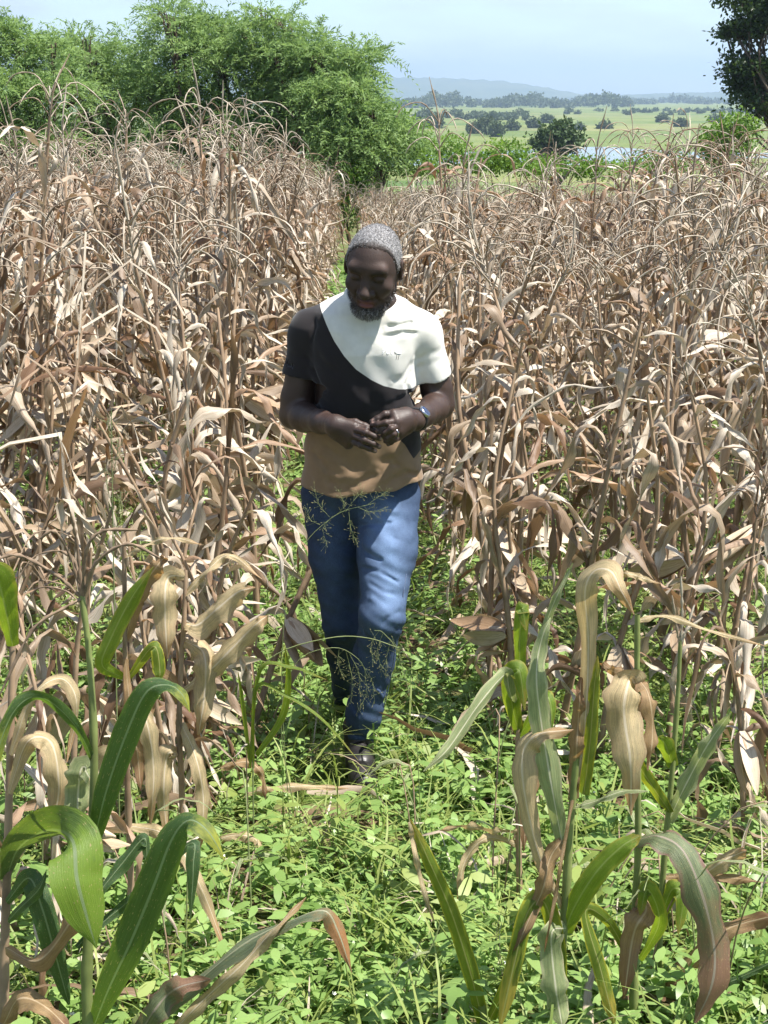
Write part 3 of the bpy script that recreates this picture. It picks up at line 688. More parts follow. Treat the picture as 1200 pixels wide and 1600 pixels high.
# ------------------------------------------------------------------ foreground plants, leaf by leaf
def mat_leaf(name, top, vein, edge, tcol, tf=.3, rough=.42, tip=None, tip_at=.8, spots=(.35, .25, .12)):
    m, t, out = new_mat(name); u = N(t, 'ShaderNodeUVMap'); sx = N(t, 'ShaderNodeSeparateXYZ'); t.links.new(u.outputs[0], sx.inputs[0])
    dc = math_n(t, 'ABSOLUTE', math_n(t, 'SUBTRACT', sx.outputs[0], .5))                     # 0 midrib .. .5 edge
    st = noise(t, 1, 4, uvscaled(t, 46, 1.6), .65); bl = noise(t, 1, 4, uvscaled(t, 5, 14)); sp = noise(t, 1, 2, uvscaled(t, 26, 70))
    c = mixc(t, 1., top, mixc(t, 1., ramp(t, [(.34, (.60, .63, .60)), (.66, (1.30, 1.25, 1.15))], st), ramp(t, [(.3, (.78, .80, .74)), (.7, (1.2, 1.18, 1.1))], bl), 'MULTIPLY'), 'MULTIPLY')
    ed = math_n(t, 'ADD', dc, math_n(t, 'MULTIPLY', math_n(t, 'SUBTRACT', bl, .5), .45))
    c = mixc(t, ramp(t, [(.36, (0, 0, 0)), (.52, (1, 1, 1))], ed), c, edge)
    if tip is not None:
        v = math_n(t, 'ADD', sx.outputs[1], math_n(t, 'MULTIPLY', math_n(t, 'SUBTRACT', bl, .5), .5))
        f = N(t, 'ShaderNodeMapRange'); f.inputs['From Min'].default_value = tip_at - .12; f.inputs['From Max'].default_value = tip_at + .12; t.links.new(v, f.inputs[0]); c = mixc(t, f.outputs[0], c, tip)
    c = mixc(t, ramp(t, [(.64, (0, 0, 0)), (.70, (.8, .8, .8))], sp), c, spots)
    c = mixc(t, ramp(t, [(.022, (1, 1, 1)), (.045, (0, 0, 0))], dc), c, vein)
    leafy(t, out, c, mixc(t, .6, mixc(t, 1., c, (2.2, 2.2, 1.6), 'MULTIPLY'), tcol), tf, rough, .4, bump(t, mixc(t, .4, st, bl), .004, .7)); return m
M['green'] = mat_leaf('green_leaf', (.034, .070, .028), (.17, .22, .12), (.060, .11, .032), (.20, .36, .02), .30, .52)
M['green_tip'] = mat_leaf('green_leaf_yellow_tip', (.038, .078, .028), (.17, .22, .12), (.10, .15, .03), (.24, .40, .02), .32, .52, (.26, .27, .035), .82)
M['lime'] = mat_leaf('lime_leaf', (.12, .19, .022), (.22, .27, .08), (.28, .25, .04), (.36, .48, .02), .42, .5, (.30, .17, .05), .97)
M['yellow'] = mat_leaf('yellowing_leaf', (.10, .155, .022), (.28, .28, .10), (.40, .36, .035), (.42, .45, .02), .38, .5, (.36, .26, .05), .9, (.30, .15, .05))
M['pale'] = mat_leaf('pale_leaf', (.22, .26, .14), (.50, .48, .34), (.36, .34, .20), (.35, .40, .12), .30, .6)
M['purple'] = mat_leaf('purple_leaf', (.12, .15, .085), (.26, .22, .17), (.17, .085, .07), (.30, .20, .08), .25, .5, (.19, .105, .065), .62)
M['rust'] = mat_leaf('rust_tip_leaf', (.13, .165, .11), (.30, .30, .20), (.20, .19, .11), (.30, .22, .06), .25, .5, (.26, .125, .05), .72)
M['split'] = mat_leaf('green_and_lime_leaf', (.040, .075, .036), (.16, .21, .10), (.10, .13, .03), (.26, .38, .02), .30, .5, (.125, .195, .022), .42)
M['tan'] = mat_leaf('tan_leaf', (.43, .345, .225), (.56, .48, .35), (.32, .23, .135), (.52, .30, .12), .28, .6, (.33, .19, .09), .88, (.24, .14, .08))
M['tan_brown'] = mat_leaf('brown_tan_leaf', (.28, .19, .11), (.42, .32, .20), (.20, .12, .065), (.50, .24, .07), .30, .6, (.17, .09, .05), .85, (.15, .08, .05))

def guided(pts, w, mat, parent, origin, roll=0., fold=.35, prof='leaf', n=40, na=7, wave=.003, name='leaf'):
    """pts: (px, py, y) ; w: full width in photo pixels at its widest, or list per point; roll: deg (0 = blade faces us), scalar or list"""
    C = np.array([at(*p) for p in pts]); P = catmull(C, n); s = np.linspace(0, 1, n); kx = np.linspace(0, 1, len(pts))
    T = tangents(P); view = nrm(P - EYE); S = nrm(np.cross(T, view)); B = np.cross(S, T)
    ro = np.interp(s, kx, np.broadcast_to(roll, (len(pts),))) * math.pi / 180
    Sd = S * np.cos(ro)[:, None] + B * np.sin(ro)[:, None]
    if np.ndim(w): Wd = np.interp(s, kx, w) * np.clip((1.02 - s) / .10, .08, 1) ** .8
    else: Wd = w * (wprofile(s) if prof == 'leaf' else np.full(n, 1.))
    Wd = Wd / ppm(P) * .5 * (.70 if mat in ('green', 'green_tip') else .9 if mat == 'split' else 1.)
    if mat in ('tan', 'tan_brown', 'rust', 'purple', 'pale'):
        q_ = U(0, 6); Wd = Wd * (1 + .10 * np.sin(s * 23 + q_) + .10 * np.sin(s * 41 + 2 * q_)); wave = max(wave, .006 if 'tan' in mat else .004); P = P + B * (.006 * np.sin(s * 17 + q_) * (s > .15))[:, None]
    fo = np.interp(s, kx, np.broadcast_to(fold, (len(pts),)))
    V, Q, uv = ribbon(P, Sd, Wd, fo, na, wave, U(2, 4), U(0, 6))
    return link(name, mesh(name, V - origin, Q, uv, True, M[mat]), parent)
def guided_stalk(pts, r0, r1, mat, parent, origin, name='stalk'):
    P = catmull(np.array([p if len(p) == 3 and isinstance(p, np.ndarray) else at(*p) for p in pts]), 22)
    rr = np.linspace(r0, r1, 22) * (1 + .18 * (np.arange(22) % 5 == 0)); V, Q, uv = tube(P, rr, 8)
    return link(name, mesh(name, V - origin, Q, uv, True, M[mat]), parent)
def fg_plant(name, label, cat, px, y, top_pts, r, mat, leaves, group=None):
    """stalk from the ground at lateral pixel px, then through top_pts; leaves listed from the photo"""
    b = at(px, 1600, y); b[2] = float(gz(b[0], b[1])) - .02
    root = tag(link(name, None, loc=b), label, cat, group)
    guided_stalk([b] + [np.array(at(*p)) for p in top_pts], r[0], r[1], mat, root, b)
    for l in leaves:
        kw = dict(l[3]) if len(l) > 3 else {}
        guided(l[0], l[1], l[2], root, b, **kw)
    return root, b
FG = 'foreground corn plants'
# --- green plant, bottom left
g, b = fg_plant('green_corn_plant', 'corn plant with broad dark green leaves in the bottom left corner', 'corn plant', 136, 2.5,
    [(136, 1560, 2.5), (138, 1460, 2.5), (145, 1280, 2.5), (147, 1170, 2.5), (140, 1030, 2.51), (128, 930, 2.52)], (.012, .0045), 'stalk_green', [
    ([(146, 1320, 2.5), (165, 1240, 2.47), (196, 1150, 2.45), (228, 1082, 2.44), (262, 1070, 2.43), (284, 1084, 2.41), (297, 1113, 2.40)], [26, 58, 66, 56, 46, 30, 6], 'green_tip', dict(roll=[10, 5, 0, 15, 50, 35, 10], fold=.3)),
    ([(149, 1196, 2.5), (118, 1135, 2.47), (72, 1093, 2.44), (34, 1098, 2.42), (4, 1150, 2.40), (-18, 1250, 2.38)], [14, 26, 34, 36, 34, 8], 'green_tip', dict(roll=[20, 25, 40, 45, 30, 10])),
    ([(148, 1600, 2.5), (170, 1545, 2.46), (205, 1470, 2.42), (240, 1385, 2.40), (268, 1312, 2.385), (295, 1281, 2.37), (326, 1300, 2.35), (352, 1346, 2.34)], [30, 62, 80, 84, 70, 58, 44, 8], 'green_tip', dict(roll=[5, 0, -5, -5, 10, 55, 30, 10], fold=.28)),
    ([(140, 1215, 2.52), (128, 1200, 2.54), (122, 1240, 2.55), (121, 1300, 2.55)], [20, 42, 42, 26], 'pale', dict(roll=10)),
    ([(150, 1400, 2.5), (190, 1350, 2.53), (225, 1310, 2.54), (230, 1345, 2.53)], [20, 38, 36, 10], 'green', dict(roll=30)),
    ([(120, 1480, 2.5), (150, 1450, 2.53), (210, 1400, 2.55), (296, 1318, 2.5), (302, 1355, 2.47), (297, 1440, 2.46)], [14, 20, 26, 34, 34, 6], 'green', dict(roll=[10, 10, 20, 50, 10, 5])),
    ])
# thin brown tassel above it
def tassel_guided(parent, b, base, strands, mat, w=.003, name='tassel'):
    mb = MB()
    for st in strands:
        P = catmull(np.array([at(*q) for q in [base] + st]), 16); rad = w * (1 + .5 * np.sin(np.linspace(0, 40, 16))); rad[-1] *= .3; mb.add(*tube(P - b, rad, 5))
    return link(name, mesh(name, *mb.arrays()[:3], mats=M[mat]), parent)
tassel_guided(g, b, (128, 935, 2.52), [[(110, 870, 2.52), (85, 830, 2.5), (62, 842, 2.5)], [(120, 850, 2.52), (110, 800, 2.5)], [(150, 880, 2.5), (200, 850, 2.48), (250, 872, 2.46)], [(135, 860, 2.5), (160, 830, 2.5), (215, 828, 2.5)],
    [(100, 950, 2.5), (50, 985, 2.48), (0, 1085, 2.46)], [(90, 900, 2.52), (30, 868, 2.52), (-10, 875, 2.5)], [(118, 880, 2.55), (95, 860, 2.55)]], 'tassel_dark')
# --- plant at the left edge: wide leaf folding towards us
g, b = fg_plant('green_corn_plant', 'corn plant with one wide glowing leaf hanging at the left edge', 'corn plant', 6, 2.62,
    [(6, 1560, 2.62), (10, 1400, 2.62), (14, 1250, 2.62), (18, 1080, 2.63), (20, 1000, 2.64)], (.011, .005), 'stalk', [
    ([(10, 1372, 2.62), (30, 1325, 2.58), (75, 1298, 2.50), (112, 1312, 2.40), (120, 1372, 2.35), (135, 1430, 2.34), (151, 1482, 2.34)], [26, 60, 92, 98, 96, 72, 8], 'split', dict(roll=[-40, -48, -58, -22, 6, 5, 0], fold=.22)),
    ([(10, 1410, 2.6), (45, 1372, 2.56), (66, 1420, 2.53), (86, 1490, 2.52), (108, 1570, 2.52)], [16, 52, 58, 52, 20], 'green', dict(roll=[20, 10, 0, 5, 10])),
    ([(12, 1440, 2.6), (30, 1420, 2.55), (60, 1390, 2.5), (72, 1362, 2.5)], [12, 26, 24, 6], 'green', dict(roll=30)),
    ([(20, 1010, 2.63), (8, 950, 2.6), (-6, 905, 2.58), (-30, 900, 2.55)], [20, 40, 60, 20], 'lime', dict(roll=[10, 20, 30, 30])),
    ([(16, 1180, 2.6), (50, 1090, 2.6), (95, 1060, 2.62), (120, 1100, 2.62), (105, 1190, 2.6)], [10, 16, 20, 22, 6], 'tan', dict(roll=30)),
    ([(14, 1240, 2.6), (42, 1160, 2.58), (80, 1160, 2.58), (92, 1230, 2.57), (80, 1300, 2.57)], [12, 34, 46, 44, 12], 'tan', dict(roll=[10, 30, 50, 10, 0], fold=.5)),
    ([(8, 1480, 2.6), (60, 1500, 2.5), (110, 1440, 2.46), (130, 1400, 2.46)], [16, 34, 36, 8], 'tan_brown', dict(roll=20, fold=.7)),
    ([(6, 1600, 2.55), (30, 1560, 2.5), (70, 1572, 2.45), (110, 1610, 2.42)], [20, 40, 42, 10], 'tan_brown', dict(roll=[10, 40, 50, 20])),
    ])
# --- leaning leaves, bottom centre-left
g, b = fg_plant('fallen_corn_plant', 'low corn plant with rust-tipped leaf arching over the weeds, bottom middle', 'corn plant', 205, 2.62,
    [(205, 1650, 2.62), (212, 1600, 2.62), (222, 1585, 2.62)], (.012, .007), 'stalk_green', [
    ([(218, 1600, 2.62), (300, 1540, 2.6), (380, 1475, 2.58), (450, 1440, 2.56), (505, 1422, 2.55), (528, 1455, 2.53), (549, 1518, 2.52)], [30, 34, 34, 30, 30, 34, 5], 'rust', dict(roll=[20, 30, 40, 55, 50, 10, 0], fold=.6)),
    ([(270, 1612, 2.6), (320, 1560, 2.58), (375, 1510, 2.56), (425, 1455, 2.56), (478, 1402, 2.58)], [20, 28, 26, 20, 5], 'tan', dict(roll=[10, 20, 20, 40, 40], fold=.6)),
    ([(205, 1640, 2.6), (240, 1580, 2.56), (275, 1545, 2.55), (330, 1530, 2.53)], [30, 44, 40, 8], 'purple', dict(roll=[20, 20, 10, 10])),
    ])
# --- right foreground: yellowing plant with the tall dry flag
g, b = fg_plant('yellowing_corn_plant', 'yellowing corn plant with tan leaf folded over its top, right of the path', 'corn plant', 872, 2.72,
    [(872, 1580, 2.72), (882, 1430, 2.72), (893, 1270, 2.72), (905, 1150, 2.72), (915, 1040, 2.72)], (.010, .0055), 'stalk_green', [
    ([(900, 1235, 2.72), (915, 1120, 2.70), (919, 1000, 2.69), (914, 925, 2.68), (928, 892, 2.66), (955, 893, 2.62), (972, 925, 2.60), (992, 962, 2.60)], [22, 26, 30, 40, 50, 44, 26, 8], 'tan', dict(roll=[20, 10, 10, 20, 60, 45, 20, 10], fold=[.6, .5, .4, .3, .2, .3, .5, .6])),
    ([(955, 893, 2.65), (985, 897, 2.64), (1005, 903, 2.63), (1032, 912, 2.62)], [10, 12, 12, 3], 'tan', dict(roll=40)),
    ([(912, 1242, 2.70), (922, 1160, 2.69), (928, 1080, 2.69), (934, 1025, 2.69)], [18, 22, 18, 5], 'yellow', dict(roll=10)),
    ([(896, 1250, 2.72), (902, 1150, 2.705), (908, 1060, 2.70)], [18, 26, 12], 'tan_brown', dict(roll=0)),
    ([(884, 1345, 2.72), (864, 1240, 2.70), (846, 1130, 2.70), (838, 1055, 2.71), (846, 1000, 2.73), (860, 965, 2.75)], [16, 34, 40, 30, 22, 6], 'pale', dict(roll=[10, 0, -10, 10, 20, 20])),
    ([(882, 1458, 2.72), (897, 1418, 2.70), (932, 1362, 2.68), (972, 1322, 2.67), (1000, 1306, 2.67)], [26, 36, 38, 34, 16], 'lime', dict(roll=[0, 5, 10, 20, 30])),
    ([(880, 1560, 2.72), (870, 1480, 2.70), (850, 1410, 2.70), (825, 1425, 2.69), (805, 1500, 2.68), (782, 1600, 2.66)], [14, 30, 34, 30, 28, 24], 'yellow', dict(roll=[0, 10, 40, 20, 5, 0])),
    ([(888, 1300, 2.72), (860, 1340, 2.70), (848, 1390, 2.69), (825, 1440, 2.69), (795, 1512, 2.68)], [12, 26, 26, 20, 4], 'tan_brown', dict(roll=10)),
    ([(893, 1262, 2.72), (930, 1252, 2.69), (970, 1237, 2.66), (1012, 1236, 2.64)], [8, 13, 13, 4], 'pale', dict(roll=40)),
    ([(880, 1420, 2.72), (840, 1330, 2.7), (815, 1200, 2.7), (835, 1150, 2.7), (895, 1140, 2.68)], [10, 26, 50, 40, 8], 'tan', dict(roll=[0, 0, 20, 40, 40], fold=.6)),
    ([(884, 1450, 2.7), (862, 1460, 2.68), (868, 1540, 2.67), (878, 1600, 2.66)], [16, 38, 42, 30], 'pale', dict(roll=10)),
    ([(895, 1250, 2.70), (880, 1330, 2.67), (868, 1400, 2.66), (850, 1490, 2.66)], [5, 6, 6, 3], 'tan_brown', dict(roll=10, na=3)),
    ])
g, b = fg_plant('yellowing_corn_plant', 'corn plant with broad curling tan leaf and purple-brown arched leaf, lower right', 'corn plant', 990, 2.8,
    [(990, 1580, 2.8), (992, 1450, 2.8), (997, 1310, 2.8), (995, 1120, 2.8), (996, 960, 2.8)], (.010, .005), 'stalk_green', [
    ([(997, 1080, 2.8), (985, 1062, 2.78), (975, 1110, 2.74), (985, 1190, 2.72), (986, 1275, 2.72)], [20, 50, 70, 50, 8], 'tan', dict(roll=[30, 20, 5, 0, 0], fold=.45)),
    ([(998, 1060, 2.8), (1015, 1090, 2.77), (1020, 1150, 2.76), (1012, 1205, 2.76)], [16, 34, 32, 8], 'tan_brown', dict(roll=50)),
    ([(997, 1312, 2.8), (1030, 1306, 2.76), (1068, 1330, 2.72), (1098, 1400, 2.69), (1116, 1480, 2.67), (1112, 1540, 2.66), (1085, 1600, 2.65)], [24, 46, 54, 56, 52, 46, 14], 'purple', dict(roll=[60, 50, 25, 10, 5, 0, 0], fold=.35)),
    ([(995, 970, 2.8), (1040, 962, 2.8), (1110, 985, 2.8), (1200, 1010, 2.8)], [8, 10, 9, 4], 'tan', dict(roll=40)),
    ([(992, 1060, 2.8), (960, 1050, 2.79), (940, 1036, 2.78)], [14, 20, 5], 'tan_brown', dict(roll=20)),
    ([(992, 1400, 2.8), (1010, 1420, 2.76), (990, 1460, 2.74), (975, 1560, 2.73)], [20, 46, 44, 14], 'tan_brown', dict(roll=10, fold=.5)),
    ([(985, 1500, 2.78), (950, 1440, 2.75), (915, 1425, 2.73), (940, 1520, 2.7), (960, 1600, 2.68)], [10, 18, 20, 24, 20], 'yellow', dict(roll=[0, 10, 40, 10, 0])),
    ([(1000, 1500, 2.8), (1030, 1440, 2.76), (1012, 1390, 2.75), (1000, 1430, 2.74)], [10, 26, 30, 8], 'lime', dict(roll=20)),
    ])
g, b = fg_plant('yellowing_corn_plant', 'slender green corn stalk with thin tassel near the right edge', 'corn plant', 1026, 2.95,
    [(1026, 1580, 2.95), (1035, 1380, 2.95), (1050, 1210, 2.95), (1060, 1070, 2.95), (1063, 1000, 2.95)], (.009, .0035), 'stalk_green', [
    ([(1044, 1285, 2.95), (1072, 1225, 2.92), (1108, 1160, 2.90), (1143, 1112, 2.88)], [14, 28, 24, 5], 'pale', dict(roll=10)),
    ([(1048, 1270, 2.94), (1020, 1230, 2.92), (995, 1190, 2.9), (972, 1140, 2.9)], [12, 22, 20, 5], 'yellow', dict(roll=20)),
    ([(1052, 1200, 2.95), (1040, 1165, 2.93), (1030, 1150, 2.92)], [18, 30, 6], 'lime', dict(roll=10)),
    ([(1035, 1400, 2.95), (1080, 1380, 2.92), (1130, 1345, 2.88), (1168, 1328, 2.86)], [12, 26, 34, 14], 'tan', dict(roll=[30, 20, 10, 10], fold=.7)),
    ([(1038, 1370, 2.95), (1090, 1368, 2.92), (1150, 1372, 2.88), (1205, 1380, 2.84)], [10, 18, 16, 5], 'tan_brown', dict(roll=50)),
    ([(1030, 1540, 2.94), (1060, 1520, 2.9), (1130, 1455, 2.86), (1210, 1430, 2.82)], [14, 32, 40, 20], 'tan_brown', dict(roll=30)),
    ([(1030, 1600, 2.9), (1080, 1560, 2.86), (1150, 1530, 2.84), (1215, 1500, 2.8)], [12, 20, 20, 10], 'green', dict(roll=30)),
    ([(1034, 1430, 2.94), (1050, 1390, 2.92), (1068, 1400, 2.9), (1060, 1460, 2.88)], [14, 34, 30, 8], 'lime', dict(roll=20)),
    ])
tassel_guided(g, b, (1063, 1010, 2.95), [[(1066, 960, 2.95), (1064, 900, 2.95)], [(1058, 985, 2.95), (1050, 930, 2.94)], [(1072, 985, 2.95), (1085, 945, 2.96)], [(1068, 990, 2.95), (1098, 965, 2.95)]], 'tassel', .0028)
g, b = fg_plant('yellowing_corn_plant', 'short corn plant with yellow-edged blade leaning into the path', 'corn plant', 760, 2.75,
    [(760, 1640, 2.75), (758, 1600, 2.75), (752, 1570, 2.75)], (.010, .007), 'stalk_green', [
    ([(755, 1600, 2.75), (735, 1520, 2.74), (705, 1425, 2.73), (668, 1340, 2.72), (641, 1280, 2.72)], [22, 28, 27, 22, 6], 'yellow', dict(roll=[10, 5, 0, 0, 10], fold=.4)),
    ([(640, 1284, 2.72), (648, 1330, 2.71), (662, 1390, 2.70), (680, 1445, 2.70)], [7, 9, 8, 3], 'tan', dict(roll=10, na=3)),
    ([(762, 1600, 2.75), (800, 1520, 2.73), (818, 1445, 2.72), (830, 1420, 2.72)], [18, 26, 20, 6], 'yellow', dict(roll=10)),
    ])
g, b = fg_plant('yellowing_corn_plant', 'pale green corn plant with split upright leaves behind the yellowing ones', 'corn plant', 812, 3.35,
    [(812, 1400, 3.35), (810, 1300, 3.35), (808, 1200, 3.35), (812, 1080, 3.35)], (.009, .005), 'stalk', [
    ([(810, 1130, 3.35), (795, 1075, 3.3), (788, 1055, 3.28), (745, 1105, 3.2), (700, 1170, 3.15), (662, 1205, 3.12)], [14, 22, 24, 24, 20, 5], 'pale', dict(roll=[10, 30, 40, 10, 10, 10], fold=.5)),
    ([(812, 1150, 3.35), (800, 1100, 3.32), (798, 1055, 3.3), (812, 1050, 3.28), (820, 1110, 3.27)], [14, 30, 34, 32, 8], 'lime', dict(roll=10)),
    ([(813, 1060, 3.35), (812, 1000, 3.34), (816, 950, 3.33), (822, 985, 3.32)], [14, 24, 26, 8], 'lime', dict(roll=15)),
    ([(814, 1090, 3.35), (840, 1020, 3.34), (862, 950, 3.33), (895, 880, 3.32)], [12, 16, 14, 4], 'pale', dict(roll=15)),
    ([(812, 1150, 3.35), (850, 1090, 3.3), (862, 1110, 3.28), (858, 1160, 3.27)], [12, 30, 30, 8], 'lime', dict(roll=40)),
    ([(810, 1300, 3.35), (770, 1300, 3.25), (730, 1292, 3.2), (688, 1298, 3.15)], [10, 14, 14, 4], 'tan', dict(roll=50)),
    ([(810, 1230, 3.35), (830, 1190, 3.3), (825, 1250, 3.27), (818, 1330, 3.26)], [16, 44, 36, 8], 'tan_brown', dict(roll=10, fold=.6)),
    ([(810, 1320, 3.35), (760, 1310, 3.3), (725, 1350, 3.27), (715, 1420, 3.26)], [10, 14, 14, 4], 'tan', dict(roll=20)),
    ])
# --- big dry leaves on the nearest left row
for lab, px, y, top, leaves in [
    ('dry corn plant with pale leaf sweeping right beside the weeds, left of the path', 285, 3.45, [(285, 1280, 3.45), (280, 1120, 3.45), (288, 960, 3.45), (290, 890, 3.46)], [
        ([(288, 975, 3.45), (310, 975, 3.42), (340, 950, 3.4), (372, 925, 3.38), (398, 918, 3.37)], [16, 44, 50, 34, 6], 'tan', dict(roll=[40, 40, 30, 20, 20], fold=.5)),
        ([(285, 1080, 3.45), (325, 1050, 3.42), (365, 1010, 3.4), (400, 975, 3.39), (418, 962, 3.39)], [14, 36, 40, 32, 8], 'tan', dict(roll=[20, 10, 10, 30, 30], fold=.6)),
        ([(289, 900, 3.45), (262, 905, 3.42), (258, 960, 3.4), (262, 1030, 3.4)], [14, 40, 44, 10], 'tan', dict(roll=[40, 20, 0, 0])),
        ([(286, 1000, 3.45), (318, 1020, 3.42), (320, 1080, 3.41), (310, 1150, 3.41)], [16, 44, 44, 14], 'tan', dict(roll=[30, 10, 0, 0], fold=.6)),
        ([(283, 1130, 3.45), (305, 1180, 3.42), (318, 1250, 3.4), (312, 1330, 3.4)], [14, 26, 24, 6], 'tan', dict(roll=20)),
        ([(284, 1100, 3.45), (250, 1060, 3.42), (228, 1110, 3.4), (215, 1200, 3.4)], [16, 40, 36, 8], 'tan_brown', dict(roll=20)),
        ([(282, 1180, 3.45), (262, 1180, 3.42), (256, 1240, 3.41), (262, 1310, 3.41)], [16, 36, 34, 8], 'tan', dict(roll=10, fold=.7)),
        ([(289, 930, 3.45), (330, 885, 3.45), (362, 868, 3.46), (410, 905, 3.44)], [8, 16, 14, 5], 'tan', dict(roll=40))]),
    ('dry corn plant with long hanging brown leaves between the green plant and the path', 205, 3.1, [(205, 1400, 3.1), (200, 1250, 3.1), (196, 1060, 3.1), (194, 850, 3.1)], [
        ([(196, 1000, 3.1), (215, 930, 3.08), (245, 885, 3.06), (258, 870, 3.05)], [14, 30, 26, 6], 'tan_brown', dict(roll=20)),
        ([(195, 1060, 3.1), (160, 1040, 3.06), (172, 1000, 3.05), (205, 935, 3.04), (240, 885, 3.03)], [14, 26, 32, 28, 6], 'lime', dict(roll=20)),
        ([(200, 1060, 3.1), (240, 1010, 3.06), (250, 1050, 3.05), (245, 1065, 3.05)], [10, 22, 22, 6], 'yellow', dict(roll=20)),
        ([(196, 1030, 3.09), (205, 1120, 3.06), (215, 1180, 3.05), (220, 1235, 3.05)], [10, 20, 24, 6], 'tan_brown', dict(roll=10)),
        ([(198, 1150, 3.1), (225, 1120, 3.06), (240, 1200, 3.05), (235, 1290, 3.05)], [14, 30, 30, 8], 'tan', dict(roll=10)),
        ([(202, 1290, 3.1), (250, 1300, 3.06), (285, 1330, 3.03), (320, 1400, 3.0), (350, 1480, 2.98)], [14, 24, 24, 20, 8], 'tan', dict(roll=20)),
        ([(200, 1220, 3.1), (170, 1180, 3.07), (150, 1230, 3.06), (140, 1330, 3.06)], [16, 38, 34, 8], 'tan', dict(roll=20)),
        ([(195, 870, 3.1), (230, 850, 3.08), (270, 840, 3.07), (320, 852, 3.06)], [8, 12, 11, 4], 'tan', dict(roll=50))])]:
    fg_plant('dry_corn_plant', lab, 'corn plant', px, y, top, (.0095, .0045), 'stalk', leaves)
# tan leaf lying across the path and a bent one, each a fallen leaf
for lab, pts, w, mat in [
    ('dead corn leaf lying across the path in front of the shoe', [(388, 1240, 3.95), (420, 1232, 3.9), (480, 1228, 3.88), (545, 1232, 3.9)], [10, 15, 14, 4], 'tan'),
    ('dead corn leaf lying in the weeds left of the path', [(330, 1318, 3.6), (365, 1305, 3.56), (400, 1312, 3.55), (408, 1345, 3.55)], [10, 18, 16, 4], 'tan'),
    ('dead corn leaf bent over the weeds low on the left', [(345, 1200, 3.8), (385, 1190, 3.8), (410, 1210, 3.79), (415, 1250, 3.79)], [10, 18, 14, 4], 'tan_brown')]:
    o0 = at(*pts[0]); root = tag(link('fallen_leaf', None, loc=o0), lab, 'leaf', 'fallen corn leaves')
    guided(pts, w, mat, root, o0, roll=30, fold=.5, name='blade')

# --- wild grass with open seed heads, crossing in front of the man
M['stem'] = simple('grass_stem', (.17, .20, .08), .6, .3, .2, 30); M['seed'] = simple('grass_seed', (.19, .18, .08), .7, .2, .3, 200)
def panicle(label, stem, branches, r=.0008, blade=None, seeds=True):
    b = at(*stem[0]); b[2] = float(gz(b[0], b[1])) - .01
    root = tag(link('wild_grass', None, loc=b), label, 'grass', 'wild grasses with seed heads')
    P = catmull(np.array([b] + [at(*q) for q in stem[1:]]), 26); link('stem', mesh('stem', *tube(P - b, np.linspace(r * 1.5, r * .7, 26), 5), mats=M['stem']), root)
    mb = MB(); sd = MB()
    for br in branches:
        B = catmull(np.array([at(*q) for q in br]), 9); mb.add(*tube(B - b, np.linspace(r * .65, r * .4, 9), 3))
        for i in range(2, 9):
            for _ in range(4):
                d = nrm(rng.normal(size=3) + nrm(B[-1] - B[0])); l = U(.005, .024); e = B[i] + d * l
                mb.add(*tube(np.array([B[i], e]) - b, r * .3, 3)); Pn = np.array([e, e + d * .0022, e + d * .0044]) - b; sd.add(*tube(Pn, [.0003, .0008, .0002], 4))
    if branches:
        link('seed_head', mesh('seed_head', *mb.arrays()[:3], mats=M['stem']), root)['kind'] = 'stuff'
        link('seeds', mesh('seeds', *sd.arrays()[:3], mats=M['seed']), root)['kind'] = 'stuff'
    for bl in blade or []: guided(bl[0], bl[1], 'lime' if len(bl) < 3 else bl[2], root, b, roll=30, fold=.3, na=3, name='blade', wave=0)
panicle('wild grass whose seed head crosses the man\'s hips', [(455, 1250, 3.75), (440, 1050, 3.75), (462, 880, 3.76), (520, 808, 3.77), (585, 786, 3.78)],
    [[(515, 808, 3.77), (500, 790, 3.77), (492, 768, 3.77)], [(525, 805, 3.77), (538, 790, 3.76), (530, 768, 3.76)], [(545, 800, 3.77), (548, 825, 3.76), (556, 845, 3.76)], [(520, 806, 3.77), (505, 825, 3.76), (510, 850, 3.76)], [(560, 793, 3.77), (580, 800, 3.76), (600, 795, 3.76)], [(575, 788, 3.77), (592, 776, 3.77), (602, 772, 3.77)], [(540, 800, 3.77), (556, 778, 3.77), (565, 770, 3.77)], [(500, 820, 3.77), (485, 812, 3.77), (480, 795, 3.77)]])
panicle('wild grass with drooping seed head in front of the man\'s right shin', [(480, 1290, 3.7), (440, 1150, 3.7), (460, 1040, 3.7), (520, 1012, 3.7), (560, 1030, 3.7), (575, 1060, 3.7)],
    [[(530, 1013, 3.7), (528, 1035, 3.7), (535, 1055, 3.7)], [(545, 1020, 3.7), (560, 1050, 3.7), (562, 1080, 3.7)], [(560, 1032, 3.7), (580, 1060, 3.7), (585, 1095, 3.7)], [(570, 1050, 3.7), (572, 1085, 3.7), (560, 1108, 3.7)], [(540, 1015, 3.7), (550, 1060, 3.7), (548, 1095, 3.7)]])
panicle('wild grass with seed head over the man\'s left knee', [(660, 1300, 3.7), (650, 1150, 3.7), (625, 1030, 3.7), (600, 990, 3.7), (585, 985, 3.7)],
    [[(605, 995, 3.7), (620, 1010, 3.7), (625, 1035, 3.7)], [(598, 990, 3.7), (590, 1015, 3.7), (596, 1045, 3.7)], [(592, 986, 3.7), (580, 1005, 3.7), (582, 1030, 3.7)], [(610, 1000, 3.7), (604, 1030, 3.7), (602, 1055, 3.7)]])
